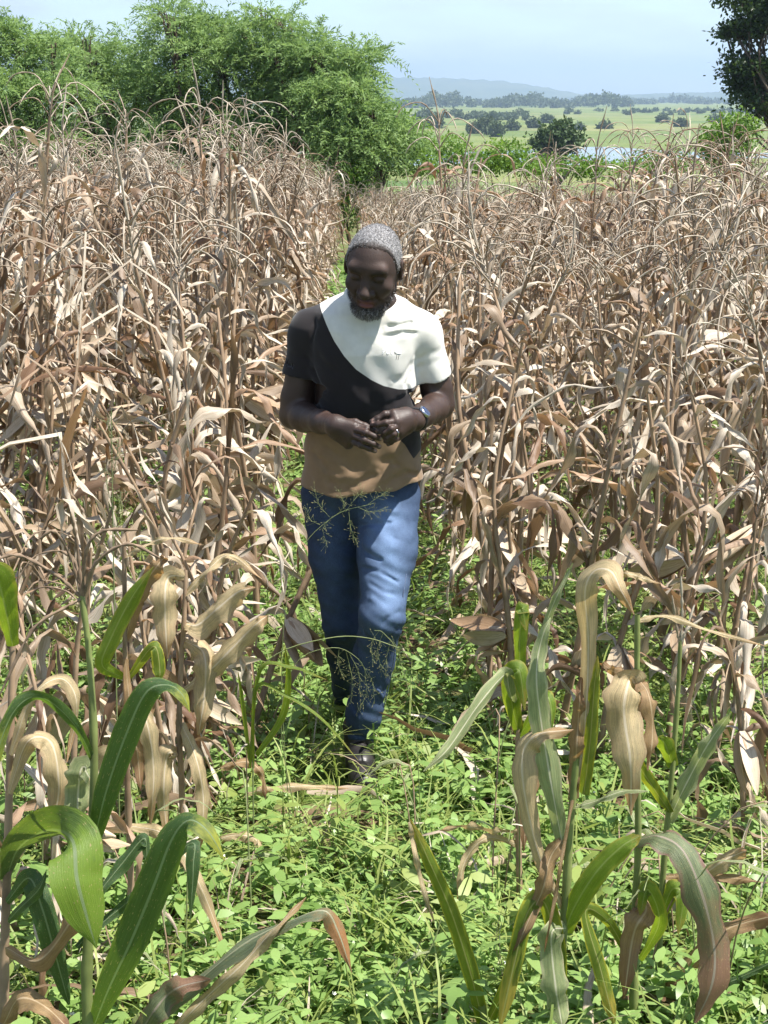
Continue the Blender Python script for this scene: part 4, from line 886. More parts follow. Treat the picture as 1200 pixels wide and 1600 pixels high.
panicle('long thin grass blades arching past the man\'s legs', [(395, 1290, 3.6), (395, 1150, 3.6), (400, 1060, 3.6), (440, 1018, 3.58), (520, 996, 3.56), (575, 997, 3.56), (622, 1012, 3.56)], [], .0014,
    [([(395, 1200, 3.6), (400, 1075, 3.58), (450, 1088, 3.55), (505, 1125, 3.53), (560, 1188, 3.52)], [5, 7, 6, 5, 2]), ([(390, 1200, 3.6), (405, 1050, 3.58), (455, 1042, 3.55), (510, 1062, 3.53)], [5, 7, 6, 2]), ([(400, 1180, 3.6), (440, 1120, 3.58), (450, 1060, 3.57), (445, 1010, 3.57)], [9, 14, 11, 3]), ([(390, 1190, 3.6), (380, 1110, 3.6), (372, 1050, 3.6)], [6, 8, 3])])
panicle('tall thin grass with a narrow golden seed head left of the man', [(185, 1330, 3.4), (180, 1000, 3.4), (176, 800, 3.4), (174, 640, 3.4)], [[(178, 850, 3.4), (186, 800, 3.4), (188, 770, 3.4)], [(177, 800, 3.4), (168, 760, 3.4), (166, 735, 3.4)], [(176, 750, 3.4), (183, 710, 3.4), (185, 690, 3.4)], [(175, 700, 3.4), (170, 670, 3.4), (172, 650, 3.4)]], .0014)

# --- thin dead stems and straws standing among the foreground weeds
pxs = sorted(rng.uniform(640, 1200, 28)) + sorted(rng.uniform(0, 420, 18))
for i, px in enumerate(pxs):
    y = U(2.75, 4.2); b = at(px, 1400, y); b[2] = float(gz(b[0], b[1])) - .01
    h = U(.18, .55); ln_ = rng.normal(size=2) * .16 * h; k = 10
    P = catmull([(0, 0, 0), (ln_[0] * .3, ln_[1] * .3, h * .5), (ln_[0] * 1.2, ln_[1], h * U(.8, 1.0)), (ln_[0] * 2.2 + U(-.06, .06), ln_[1] * 1.5, h * U(.75, 1.05))], k)
    root = tag(link('dead_weed_stem', None, loc=b), f"{nthw(i + 1 if i < 28 else i - 27)} thin dead stem, from left, in the foreground weeds {'right' if i < 28 else 'left'} of the path", 'dead stem', 'thin dead stems among the weeds')
    link('stem', mesh('stem', *tube(P, np.linspace(.0024, .0011, k), 5), mats=M['stalk'] if i % 3 else M['stem']), root)
    for j in range(int(rng.integers(1, 4))):
        c = P[int(rng.integers(3, k - 1))]; a_ = U(0, 6.28); Pl, Sl, sl = leaf_line(U(.06, .2), U(.2, 1.), U(1., 2.2), U(.2, .5), 9, U(-1, 1), U(-2, 2), 8, U(0, 6))
        V, Q, uv = ribbon(Pl, Sl, U(.004, .009) * wprofile(sl), U(.2, .8), 3); link('leaf', mesh('leaf', V @ rotz(a_).T + c, Q, uv, True, M['dry'] if j % 2 else M['pale']), root)
# ------------------------------------------------------------------ the man, sculpted as distance fields
class Field:
    def __init__(s, lo, hi, h):
        s.h = h; s.lo = np.asarray(lo, float); s.n = np.ceil((np.asarray(hi) - s.lo) / h).astype(int) + 1
        s.D = np.full(s.n, .06, np.float32)
    def box(s, lo, hi):
        a = np.clip(np.floor((np.asarray(lo) - s.lo) / s.h).astype(int), 0, s.n - 1); b = np.clip(np.ceil((np.asarray(hi) - s.lo) / s.h).astype(int) + 1, 1, s.n)
        sl = tuple(slice(i, max(i + 1, j)) for i, j in zip(a, b))
        g = np.meshgrid(*[(s.lo[k] + s.h * np.arange(sl[k].start, sl[k].stop)).astype(np.float32) for k in range(3)], indexing='ij', sparse=True)
        return sl, g
    def put(s, lo, hi, fn, k=.0, op='add'):
        m = k + 3 * s.h
        sl, g = s.box(np.asarray(lo) - m, np.asarray(hi) + m); d = fn(*g).astype(np.float32); e = s.D[sl]
        if op == 'add':
            if k:
                hh = np.clip(.5 + .5 * (e - d) / k, 0, 1); s.D[sl] = e * (1 - hh) + d * hh - k * hh * (1 - hh)
            else: s.D[sl] = np.minimum(e, d)
        elif op == 'sub':
            d = -d
            if k:
                hh = np.clip(.5 - .5 * (e - d) / k, 0, 1); s.D[sl] = e * (1 - hh) + d * hh + k * hh * (1 - hh)
            else: s.D[sl] = np.maximum(e, d)
        elif op == 'disp': s.D[sl] = e + d
    def cone(s, a, b, ra, rb, k=0., op='add', flat=None):
        a = np.asarray(a, float); b = np.asarray(b, float); ab = b - a; L2 = max(ab @ ab, 1e-9); r = max(ra, rb)
        def fn(x, y, z):
            px, py, pz = x - a[0], y - a[1], z - a[2]
            t = np.clip((px * ab[0] + py * ab[1] + pz * ab[2]) / L2, 0, 1)
            qx, qy, qz = px - t * ab[0], py - t * ab[1], pz - t * ab[2]
            q2 = qx ** 2 + qy ** 2 + qz ** 2
            if flat is not None:
                f = qx * flat[0][0] + qy * flat[0][1] + qz * flat[0][2]; q2 = q2 + f * f * (1 / flat[1] ** 2 - 1)
            return np.sqrt(q2) - (ra + (rb - ra) * t)
        s.put(np.minimum(a, b) - r, np.maximum(a, b) + r, fn, k, op)
    def chain(s, pts, rads, k=0., **kw):
        for i in range(len(pts) - 1): s.cone(pts[i], pts[i + 1], rads[i], rads[i + 1], k, **kw)
    def ell(s, c, r, Rm=np.eye(3), k=0., op='add'):
        c = np.asarray(c, float); r = np.asarray(r, float); m = r.max()
        def fn(x, y, z):
            p = [x - c[0], y - c[1], z - c[2]]; q = [(p[0] * Rm[0, i] + p[1] * Rm[1, i] + p[2] * Rm[2, i]) for i in range(3)]
            k0 = np.sqrt(sum((q[i] / r[i]) ** 2 for i in range(3))); k1 = np.sqrt(sum((q[i] / r[i] ** 2) ** 2 for i in range(3))) + 1e-6
            return k0 * (k0 - 1) / k1
        s.put(c - m, c + m, fn, k, op)
    def crease(s, pts, depth, width):
        """furrow (depth > 0) or ridge (depth < 0) along a polyline near the surface"""
        pts = np.array([np.asarray(p, float) for p in pts])
        def fn(x, y, z):
            best = None
            for a, b in zip(pts[:-1], pts[1:]):
                ab = b - a; L2 = ab @ ab; px, py, pz = x - a[0], y - a[1], z - a[2]; t = np.clip((px * ab[0] + py * ab[1] + pz * ab[2]) / L2, 0, 1)
                q2 = (px - t * ab[0]) ** 2 + (py - t * ab[1]) ** 2 + (pz - t * ab[2]) ** 2; best = q2 if best is None else np.minimum(best, q2)
            e0 = np.sqrt((x - pts[0][0]) ** 2 + (y - pts[0][1]) ** 2 + (z - pts[0][2]) ** 2); e1 = np.sqrt((x - pts[-1][0]) ** 2 + (y - pts[-1][1]) ** 2 + (z - pts[-1][2]) ** 2)
            return depth * np.exp(-best / width ** 2) * sstep(0, width * 2.2, np.minimum(e0, e1))
        s.put(pts.min(0) - width * 2.2, pts.max(0) + width * 2.2, fn, 0, 'disp')
    def ripple(s, amp, kx, ky, kz, ph=0.):
        g = [s.lo[k] + s.h * np.arange(s.n[k]) for k in range(3)]; x, y, z = g[0][:, None, None], g[1][None, :, None], g[2][None, None, :]
        s.D += (amp * (np.sin(x * kx + 1.6 * np.sin(z * kz * .55 + ph) + y * ky) * np.sin(z * kz + 1.3 * np.sin(x * kx * .6 + ph * 2)) + .5 * np.sin(x * kx * 2.1 + z * kz * 1.7 + ph))).astype(np.float32)
    def mesh(s):
        D = s.D; I = D < 0
        c = np.zeros(tuple(s.n - 1), np.uint8)
        for dx in (0, 1):
            for dy in (0, 1):
                for dz in (0, 1): c += I[dx:dx + s.n[0] - 1, dy:dy + s.n[1] - 1, dz:dz + s.n[2] - 1]
        act = np.argwhere((c > 0) & (c < 8)); idx = np.full(c.shape, -1, np.int32); idx[tuple(act.T)] = np.arange(len(act))
        acc = np.zeros((len(act), 3)); cnt = np.zeros(len(act))
        cor = [(i, j, k) for i in (0, 1) for j in (0, 1) for k in (0, 1)]
        for p in cor:
            for ax in range(3):
                if p[ax]: continue
                q = list(p); q[ax] = 1
                da = D[tuple((act + p).T)]; db = D[tuple((act + q).T)]; mk = (da < 0) != (db < 0)
                t = np.where(mk, da / np.where(mk, da - db, 1), 0)
                pos = np.array(p, float) + 0 * acc; pos[:, ax] = t
                acc[mk] += pos[mk]; cnt[mk] += 1
        V = s.lo + s.h * (act + acc / cnt[:, None]); Q = []
        for ax in range(3):
            u, v = (ax + 1) % 3, (ax + 2) % 3
            sl0 = [slice(1, -1)] * 3; sl0[ax] = slice(0, -1); sl1 = list(sl0); sl1[ax] = slice(1, None)
            a = I[tuple(sl0)]; b = I[tuple(sl1)]; e = np.argwhere(a != b); fl = a[tuple(e.T)]
            o = np.ones(3, int); o[ax] = 0; e = e + o
            du = np.eye(3, dtype=int)[u]; dv = np.eye(3, dtype=int)[v]
            q = np.stack([idx[tuple((e - du - dv).T)], idx[tuple((e - dv).T)], idx[tuple(e.T)], idx[tuple((e - du).T)]], 1)
            q[~fl] = q[~fl][:, ::-1]; Q.append(q)
        Q = np.concatenate(Q); return V, Q[(Q >= 0).all(1)]
def Zm(zx, zy, y): return at(380 + zx / 3.158, 320 + zy / 3.158, y)          # pixel picked on the enlarged torso
def Hd(zx, zy, y): return at(500 + zx / 6., 620 + zy / 6., y)               # pixel picked on the enlarged hands

ORG = np.array((0.0, 4.36, 0.)); ORG[2] = float(gz(0, 4.36)); ORG[0] = at(562, 1150, 4.36)[0]
# joints
NECK = at(577, 474, 4.40); HEADC = at(584, 412, 4.285)
SH_R, EL_R, WR_R = at(482, 515, 4.43), at(459, 648, 4.44), at(522, 664, 4.19)
SH_L, EL_L, WR_L = at(660, 518, 4.43), at(688, 632, 4.46), at(648, 657, 4.20)
HP_L, KN_L, AN_L = at(604, 765, 4.47), at(597, 962, 4.27), at(563, 1148, 4.36)
HP_R, KN_R, AN_R = at(522, 765, 4.50), at(535, 972, 4.47), at(546, 1098, 4.86)

# torso cross-sections (photo row, left edge, right edge, depth, half thickness)
SEC = [(455, 545, 604, 4.415, .060), (468, 515, 632, 4.42, .085), (485, 492, 648, 4.425, .105), (510, 479, 659, 4.425, .118), (545, 482, 653, 4.425, .128), (600, 483, 648, 4.435, .130),
       (650, 481, 653, 4.45, .130), (700, 476, 658, 4.46, .132), (740, 473, 661, 4.465, .134), (785, 469, 665, 4.47, .146)]
sec = []
for py, xl, xr, y, b in SEC:
    L_, R_ = at(xl, py, y), at(xr, py, y); sec.append((L_[2], (L_[0] + R_[0]) / 2, y, (R_[0] - L_[0]) / 2, b))
sec = np.array(sec[::-1])
def torso_fn(off):
    def fn(x, y, z):
        zz = np.clip(z, sec[0, 0], sec[-1, 0]); cx, cy, A_, B_ = (np.interp(zz.ravel(), sec[:, 0], sec[:, i]).reshape(z.shape).astype(np.float32) for i in (1, 2, 3, 4))
        A_ = A_ + off; B_ = B_ + off
        p = ((np.abs(x - cx) / A_) ** 2.5 + (np.abs(y - cy) / B_) ** 2.5) ** (1 / 2.5)
        return np.maximum((p - 1) * np.minimum(A_, B_) * .93, z - sec[-1, 0] - off)
    return fn
TLO = np.array((sec[:, 1].min() - .22, 4.2, sec[0, 0])); THI = np.array((sec[:, 1].max() + .22, 4.65, sec[-1, 0]))

# head frame: right (image right), forward, up
hf = nrm((-.25, -math.cos(R(21)), -math.sin(R(21)))); hu0 = np.array((.10, 0, 1.)); hr = nrm(np.cross(hu0, hf)) * 1.
hr = nrm(np.cross(hf, hu0)) * (1 if np.cross(hf, hu0)[0] > 0 else -1)
hu = np.cross(hr, hf); hu = hu if hu[2] > 0 else -hu
HRm = np.stack([hr, hf, hu], 1)
def H(r, f, u): return HEADC + HRm @ np.array((r, f, u))
def head_into(f, off=0., detail=True):
    f.ell(H(0, -.012, .018), np.array((.0680, .095, .081)) + off, HRm, .0)
    f.ell(H(0, .014, -.012), np.array((.0640, .080, .082)) + off, HRm, .03)
    f.ell(H(0, .034, -.072), np.array((.048, .050, .052)) + off, HRm, .03)
    f.cone(H(-.042, .018, -.062), H(-.016, .062, -.104), .021 + off, .017 + off, .025); f.cone(H(.042, .018, -.062), H(.016, .062, -.104), .021 + off, .017 + off, .025)
    f.cone(H(-.018, .064, -.103), H(.018, .064, -.103), .018 + off, .018 + off, .02)
    if not detail: return
    f.cone(H(-.04, .075, .022), H(.04, .075, .022), .015, .015, .014)                      # brow
    f.crease([H(-.03, .088, .046), H(0, .094, .048), H(.03, .088, .046)], .0015, .004); f.crease([H(-.006, .098, .022), H(-.004, .098, .008)], .0025, .003); f.crease([H(.006, .098, .022), H(.004, .098, .008)], .0025, .003)
    for sgn in (-1, 1):
        f.ell(H(sgn * .032, .098, -.003), (.021, .020, .0135), HRm, .012, 'sub')             # socket
        f.ell(H(sgn * .031, .0755, -.004), (.0155, .0125, .0115), HRm, .003)                 # lid over the eye
        f.crease([H(sgn * .017, .0885, -.0105), H(sgn * .031, .090, -.0125), H(sgn * .045, .083, -.0085)], .0034, .003)
        f.cone(H(sgn * .020, .088, .017), H(sgn * .048, .074, .013), .0055, .004, .006)        # eyebrow ridge
        f.cone(H(sgn * .045, .062, -.035), H(sgn * .03, .07, -.045), .020, .018, .02)         # cheek
        f.ell(H(sgn * .0165, .094, -.045), (.0105, .011, .009), HRm, .006)                   # nostril wing
        f.ell(H(sgn * .0085, .103, -.0535), (.0045, .006, .003), HRm, .002, 'sub')
        f.ell(H(sgn * .0750, -.010, -.012), (.009, .021, .034), HRm @ rotz(sgn * -.35), .006)  # ear
        f.ell(H(sgn * .0820, -.004, -.012), (.006, .011, .021), HRm @ rotz(sgn * -.35), .003, 'sub')
        f.crease([H(sgn * .021, .088, -.046), H(sgn * .036, .074, -.076)], .0042, .005)
        f.crease([H(sgn * .024, .092, -.036), H(sgn * .0285, .086, -.047), H(sgn * .022, .088, -.054)], .0035, .0035)
        f.crease([H(sgn * .020, .080, -.020), H(sgn * .034, .080, -.024), H(sgn * .048, .070, -.018)], .0026, .004)       # smile fold
    f.chain([H(0, .083, .010), H(0, .094, -.018), H(0, .108, -.041)], [.008, .010, .0155], .010)
    f.cone(H(-.021, .083, -.0725), H(.021, .083, -.0725), .0085, .0085, .006); f.ell(H(0, .089, -.0715), (.018, .010, .0065), HRm, .003)     # upper lip
    f.ell(H(0, .0865, -.084), (.019, .0115, .0082), HRm, .003)                                # lower lip
    f.crease([H(-.024, .086, -.077), H(0, .098, -.0775), H(.024, .086, -.077)], .0062, .0032)
    f.crease([H(-.014, .084, -.094), H(.014, .084, -.094)], .003, .006)

# ---- body (skin)
body = Field((-.30, 4.07, .42), (.33, 4.62, 1.60), .0029)
head_into(body)
body.cone(H(0, -.03, -.05), NECK + (0, .0, -.02), .058, .064, .03)
tf_ = torso_fn(-.022); body.put(TLO + (0, 0, .12), THI, lambda x, y, z: np.maximum(tf_(x, y, z), TLO[2] + .15 - z), .05)
body.cone(NECK + (0, .02, -.03), SH_R, .05, .045, .04); body.cone(NECK + (0, .02, -.03), SH_L, .05, .045, .04)
def lerp(a, b, t): return a + (b - a) * t
for S_, E_, W_, o in ((SH_R, EL_R, WR_R, -1), (SH_L, EL_L, WR_L, 1)):
    body.chain([S_, lerp(S_, E_, .45), lerp(S_, E_, .8), E_], [.040, .040, .0435, .040], .02)
    body.chain([E_, lerp(E_, W_, .28), lerp(E_, W_, .7), W_], [.037, .0395, .031, .0268], .02)
    body.ell(lerp(S_, E_, .62) + (0, -.008, 0), (.036, .038, .06), np.eye(3), .02)
for Hp, Kn in ((HP_L, KN_L), (HP_R, KN_R)): body.chain([Hp, lerp(Hp, Kn, .45)], [.066, .05], .03)
body.ell((HP_L + HP_R) / 2 + (0, 0, .02), (.125, .10, .10), np.eye(3), .05)
# hands.  image-left hand: back towards us, fingers to the right and down
hy = 4.135
pr = [Hd(95, 245, 4.185), Hd(270, 290, hy + .015)]
body.cone(WR_R, Hd(150, 275, 4.165), .0275, .029, .015)
body.cone(Hd(150, 250, 4.165), Hd(320, 285, hy + .01), .024, .017, .012); body.cone(Hd(150, 280, 4.165), Hd(300, 345, hy + .008), .025, .017, .012)
body.cone(Hd(160, 310, 4.17), Hd(275, 400, hy + .012), .024, .016, .012); body.cone(Hd(165, 335, 4.175), Hd(265, 445, hy + .022), .022, .015, .012)
def finger(pts, r0, r1):
    n = len(pts); rr = np.linspace(r0, r1, n); rr = rr * .87; body.chain(pts, list(rr), .0015)
    for p_, r_ in zip(pts[1:-1], rr[1:-1]): body.ell(p_, (r_ * 1.08,) * 3, np.eye(3), .004)
finger([Hd(330, 270, hy + .012), Hd(440, 300, hy - .002), Hd(500, 315, hy + .006), Hd(530, 322, hy + .014)], .0105, .0075)       # index
finger([Hd(310, 300, hy + .005), Hd(430, 335, hy - .020), Hd(510, 372, hy - .016), Hd(562, 392, hy - .004)], .0112, .0085)       # middle
finger([Hd(295, 355, hy + .004), Hd(415, 405, hy - .022), Hd(500, 442, hy - .018), Hd(553, 468, hy - .006)], .0112, .0082)       # ring
finger([Hd(280, 410, hy + .008), Hd(385, 455, hy - .016), Hd(460, 485, hy - .012), Hd(515, 508, hy + .0)], .0105, .0078)         # little
finger([Hd(200, 240, hy + .045), Hd(330, 240, hy + .045), Hd(420, 275, hy + .040), Hd(480, 300, hy + .034)], .0135, .0095)       # thumb behind
# image-right hand: fingers to the left
body.cone(WR_L, Hd(800, 205, 4.172), .0265, .030, .015)
body.cone(Hd(810, 175, 4.175), Hd(690, 165, hy + .012), .022, .016, .012); body.cone(Hd(810, 215, 4.165), Hd(715, 235, hy), .026, .019, .012)
body.cone(Hd(810, 260, 4.165), Hd(730, 310, hy), .024, .018, .012); body.cone(Hd(800, 290, 4.17), Hd(730, 360, hy + .006), .02, .016, .012)
finger([Hd(700, 150, hy + .02), Hd(610, 165, hy + .006), Hd(540, 205, hy + .002), Hd(485, 232, hy + .006)], .0125, .0088)         # thumb on top
finger([Hd(720, 225, hy - .002), Hd(620, 245, hy - .02), Hd(545, 258, hy - .014), Hd(488, 264, hy - .002)], .0115, .0080)        # index
finger([Hd(735, 275, hy - .004), Hd(670, 300, hy - .026), Hd(610, 335, hy - .020), Hd(590, 372, hy - .006)], .0115, .0085)       # middle
finger([Hd(740, 320, hy - .002), Hd(690, 350, hy - .024), Hd(640, 385, hy - .018), Hd(615, 415, hy - .004)], .0112, .0085)       # ring
finger([Hd(745, 365, hy + .004), Hd(705, 395, hy - .016), Hd(665, 425, hy - .010), Hd(640, 442, hy + .004)], .0100, .0078)       # little
def skin_mat():
    m, t, out = new_mat('skin'); p = N(t, 'ShaderNodeBsdfPrincipled'); tc = N(t, 'ShaderNodeTexCoord')
    c = ramp(t, [(.3, (.030, .017, .013)), (.7, (.054, .031, .023))], noise(t, 14, 5, tc.outputs['Object']))
    lip = N(t, 'ShaderNodeAttribute', attribute_name='lip'); c = mixc(t, lip.outputs['Fac'], c, (.15, .055, .05))
    palm = N(t, 'ShaderNodeAttribute', attribute_name='nail'); c = mixc(t, palm.outputs['Fac'], c, (.30, .19, .15))
    fr = N(t, 'ShaderNodeAttribute', attribute_name='face'); t.links.new(math_n(t, 'MULTIPLY_ADD', fr.outputs['Fac'], .20, math_n(t, 'MULTIPLY_ADD', noise(t, 60, 4, tc.outputs['Object']), .25, .38)), p.inputs['Roughness']); p.inputs['Specular IOR Level'].default_value = .4
    dk = N(t, 'ShaderNodeAttribute', attribute_name='brow'); c = mixc(t, dk.outputs['Fac'], c, (.010, .007, .006)); t.links.new(c, p.inputs['Base Color'])
    p.inputs['Subsurface Weight'].default_value = .06; p.inputs['Subsurface Radius'].default_value = (.01, .004, .002)
    t.links.new(bump(t, mixc(t, .5, noise(t, 350, 3, tc.outputs['Object']), noise(t, 55, 4, tc.outputs['Object'])), .0022, .6), p.inputs['Normal'])
    t.links.new(p.outputs[0], out.inputs[0]); return m
V, Q = body.mesh(); del body
loc = (V - HEADC) @ HRm
lip = np.exp(-((loc[:, 0] / .021) ** 4)) * np.exp(-(((loc[:, 2] + .079) / .0115) ** 4)) * (loc[:, 1] > .07)
face = sstep(.17, .13, np.linalg.norm(loc, axis=1)); ab_ = np.abs(loc[:, 0])
brow = np.exp(-(((loc[:, 2] - .0185 + 2.2 * (ab_ - .034) ** 2 * 6) / .0048) ** 2)) * sstep(.012, .018, ab_) * (1 - sstep(.044, .052, ab_)) * (loc[:, 1] > .05) * .8
brow = np.maximum(brow, np.exp(-(((loc[:, 2] + .0115) / .0022) ** 2)) * sstep(.016, .02, ab_) * (1 - sstep(.042, .046, ab_)) * (loc[:, 1] > .06) * .9)  # lash line, which also paints shade into the lid crease
nail = np.zeros(len(V))
for c in (Hd(528, 318, hy + .006), Hd(572, 392, hy - .008), Hd(556, 460, hy - .010), Hd(520, 500, hy - .006), Hd(390, 520, hy - .004), Hd(500, 222, hy - .004)):
    nail = np.maximum(nail, np.exp(-(((V - c) ** 2).sum(1) / .0065 ** 2) ** 2))
man = link('person', mesh('person', V - ORG, Q, mats=skin_mat(), attrs={'lip': lip, 'nail': nail, 'face': face, 'brow': brow}), loc=ORG)
tag(man, 'man with short grey hair in colour-block t-shirt and blue jeans walking down the path', 'person')

# ---- t-shirt
def hem_z(x): return np.interp(x, [at(474, 766, 4.40)[0], at(520, 778, 4.36)[0], at(545, 779, 4.34)[0], at(600, 768, 4.34)[0], at(655, 755, 4.40)[0]], [at(474, 764, 4.40)[2], at(520, 776, 4.34)[2], at(545, 777, 4.33)[2], at(600, 766, 4.34)[2], at(655, 753, 4.40)[2]])
ts = Field(np.array((-.37, 4.2, sec[0, 0] - .02)), np.array((.37, 4.68, 1.42)), .0038)
ts.put(TLO, THI, torso_fn(.0), .0)
for S_, E_, cut, sg in ((SH_R, EL_R, .42, -1), (SH_L, EL_L, .50, 1)):
    end = lerp(S_, E_, cut); dvv = nrm(E_ - S_)
    ts.cone(NECK + (sg * .03, .025, -.035), S_ + (0, 0, -.005), .046, .050, .045)
    ts.cone(S_, end + dvv * .03, .049, .0555, .035)
    dv = nrm(E_ - S_)
    cutp = end + dv * .028
    ts.put(end - .13, end + .13, lambda x, y, z: np.maximum(-((x - cutp[0]) * dv[0] + (y - cutp[1]) * dv[1] + (z - cutp[2]) * dv[2]), np.sqrt((x - end[0]) ** 2 + (y - end[1]) ** 2 + (z - end[2]) ** 2) - .125), .0, 'sub')
    ts.cone(lerp(S_, E_, cut - .0), end + dv * .1, .0455, .0485, .002, 'sub')
hemfn = lambda x, y, z: z - (np.interp(x.ravel(), np.linspace(-.4, .4, 81), [hem_z(q) for q in np.linspace(-.4, .4, 81)]).reshape(x.shape) - .0 + .004 * np.sin(x * 40))
ts.put(TLO - (.1, 0, .1), np.array((THI[0] + .1, 4.7, sec[0, 0] + .17)), hemfn, .0, 'sub')
# neck hole and collar band
cax = nrm(H(0, -.03, -.06) - NECK); cb = NECK + cax * .012 + np.array((0, .0, .0))
ts.cone(cb - cax * .05, cb + cax * .15, .068, .071, .004, 'sub')
def torus(c, axis, rr, r2, flat=1.):
    c = np.asarray(c)
    def fn(x, y, z):
        px, py, pz = x - c[0], y - c[1], z - c[2]; hgt = px * axis[0] + py * axis[1] + pz * axis[2]
        q = np.sqrt(np.maximum((px ** 2 + py ** 2 + pz ** 2) - hgt ** 2, 0)) - rr
        return np.sqrt(q * q + (hgt / flat) ** 2) - r2
    return fn
ts.put(cb - .11, cb + .11, torus(cb + cax * .006, cax, .0705, .0055, 2.6), .004)
def at_t(px, py, y=4.30): return at(px, py, y)
def on(px, py, back=0.):
    """point on the front of the torso under that photo pixel"""
    y = 4.2
    for _ in range(60):
        p = at(px, py, y); i = [np.interp(p[2], sec[:, 0], sec[:, k]) for k in (1, 2, 3, 4)]
        if ((abs(p[0] - i[0]) / i[2]) ** 2.5 + (abs(p[1] - i[1]) / i[3]) ** 2.5) < 1: break
        y += .006
    return at(px, py, y + back)
for pts_, dp, wd in [([(600, 512), (640, 506), (668, 500)], .007, .009), ([(594, 528), (630, 520), (655, 519)], .0065, .008), ([(606, 497), (630, 490)], .004, .008), ([(565, 527), (592, 524)], -.003, .008),
                     ([(548, 765), (572, 748), (590, 738)], .007, .010), ([(560, 770), (590, 752), (615, 742)], -.006, .010), ([(600, 752), (630, 742), (655, 738)], .005, .010), ([(596, 742), (625, 730), (652, 728)], -.004, .010),
                     ([(490, 600), (520, 640), (530, 660)], .004, .014), ([(640, 612), (615, 630), (600, 640)], .0045, .012), ([(560, 610), (575, 640)], -.003, .014), ([(485, 700), (510, 730), (520, 765)], .005, .011), ([(488, 570), (500, 600), (515, 615)], .006, .009), ([(486, 590), (492, 625), (505, 650)], .006, .009), ([(645, 575), (635, 600), (640, 620)], .006, .008), ([(500, 735), (530, 748), (560, 742)], -.004, .010), ([(610, 720), (635, 735), (655, 745)], .005, .009), ([(500, 480), (492, 510), (488, 540)], .005, .009),
                     ([(492, 545), (515, 575), (540, 590)], .004, .014), ([(648, 560), (630, 590), (610, 600)], .0045, .012), ([(650, 590), (640, 606), (615, 618)], -.003, .01), ([(500, 690), (540, 720), (560, 745)], .0035, .013), ([(640, 690), (620, 715), (585, 725)], .004, .012)]:
    ts.crease([on(*q) for q in pts_], dp, wd)
for S_, E_, sg in ((SH_R, EL_R, -1), (SH_L, EL_L, 1)):
    for t_, w_ in ((.30, .006), (.42, .005)):
        c = lerp(S_, E_, t_); ts.crease([c + (-.06, -.03, -.012 * sg), c + (0, -.066, .006), c + (.06, -.03, .02 * sg)], w_ * .5, .010)
ts.ripple(.0022, 34, 20, 30, .7); V, Q = ts.mesh(); del ts
# printed colour blocks: signed distances in the front plane
def curve_sd(V, line):
    """>0 above the line (z as a function of x)"""
    xs = np.array([at_t(*q)[0] for q in line]); zs = np.array([at_t(*q)[2] for q in line]); return V[:, 2] - np.interp(V[:, 0], xs, zs)
diag = [(470, 300), (487, 452), (493, 468), (500, 487), (510, 510), (522, 534), (538, 557), (556, 577), (580, 594), (600, 604), (622, 611), (640, 613), (652, 612), (662, 611), (664, 700), (690, 720)]
xw = curve_sd(V, diag) * .7
upper = np.where(V[:, 0] > at_t(655, 600)[0] - .004, np.maximum(xw, ((V[:, 2] - at_t(650, 612)[2]) > 0) * .02 - .01), xw)
brown = -curve_sd(V, [(440, 676), (520, 678), (600, 682), (622, 688), (634, 702), (642, 716), (648, 726), (660, 718), (680, 700)])
def shirt_mat():
    m, t, out = new_mat('shirt_cotton'); p = N(t, 'ShaderNodeBsdfPrincipled'); p.inputs['Roughness'].default_value = .88; p.inputs['Specular IOR Level'].default_value = .15
    p.inputs['Sheen Weight'].default_value = .15
    a1 = N(t, 'ShaderNodeAttribute', attribute_name='white_side'); a2 = N(t, 'ShaderNodeAttribute', attribute_name='brown_side'); tc = N(t, 'ShaderNodeTexCoord')
    def stepf(s): 
        r = N(t, 'ShaderNodeMapRange'); r.inputs['From Min'].default_value = -.0008; r.inputs['From Max'].default_value = .0008; t.links.new(s, r.inputs[0]); return r.outputs[0]
    c = mixc(t, stepf(a1.outputs['Fac']), (.018, .015, .016), (.60, .585, .535))
    c = mixc(t, stepf(a2.outputs['Fac']), c, (.215, .142, .084))
    c = mixc(t, 1., c, ramp(t, [(.3, (.93, .93, .93)), (.7, (1.05, 1.05, 1.05))], noise(t, 40, 5, tc.outputs['Object'])), 'MULTIPLY')
    t.links.new(c, p.inputs['Base Color']); t.links.new(bump(t, noise(t, 500, 2, tc.outputs['Object']), .0006, .5), p.inputs['Normal'])
    t.links.new(p.outputs[0], out.inputs[0]); return m
shirt = link('t_shirt', mesh('t_shirt', V - ORG, Q, mats=shirt_mat(), attrs={'white_side': upper, 'brown_side': brown}), man)
shirt['label'] = 'short-sleeved t-shirt in white, black and brown blocks'

# ---- jeans
jn = Field(np.array((-.30, 4.1, ORG[2] - .02)), np.array((.30, 5.0, sec[0, 0] + .12)), .0038)
def wp(px, y): return px / 540. * y / 4.4
jn.ell((HP_L + HP_R) / 2 + (0, -.005, .03), (.148, .118, .13), np.eye(3), .0)
jn.cone((HP_L + HP_R) / 2 + (0, 0, .02), (HP_L + HP_R) / 2 + (.0, -.01, .12), .118, .12, .03)
jn.chain([HP_L + (.005, 0, -.02), lerp(HP_L, KN_L, .5) + (.008, 0, 0), KN_L, lerp(KN_L, AN_L, .38) + (0, .025, 0), lerp(KN_L, AN_L, .8), AN_L + (0, 0, .005)], [.097, .085, .0625, .060, .050, .048], .03)
jn.chain([HP_R + (-.005, 0, -.02), lerp(HP_R, KN_R, .5) + (-.006, 0, 0), KN_R, lerp(KN_R, AN_R, .38), lerp(KN_R, AN_R, .8), AN_R], [.095, .080, .058, .057, .050, .050], .02)
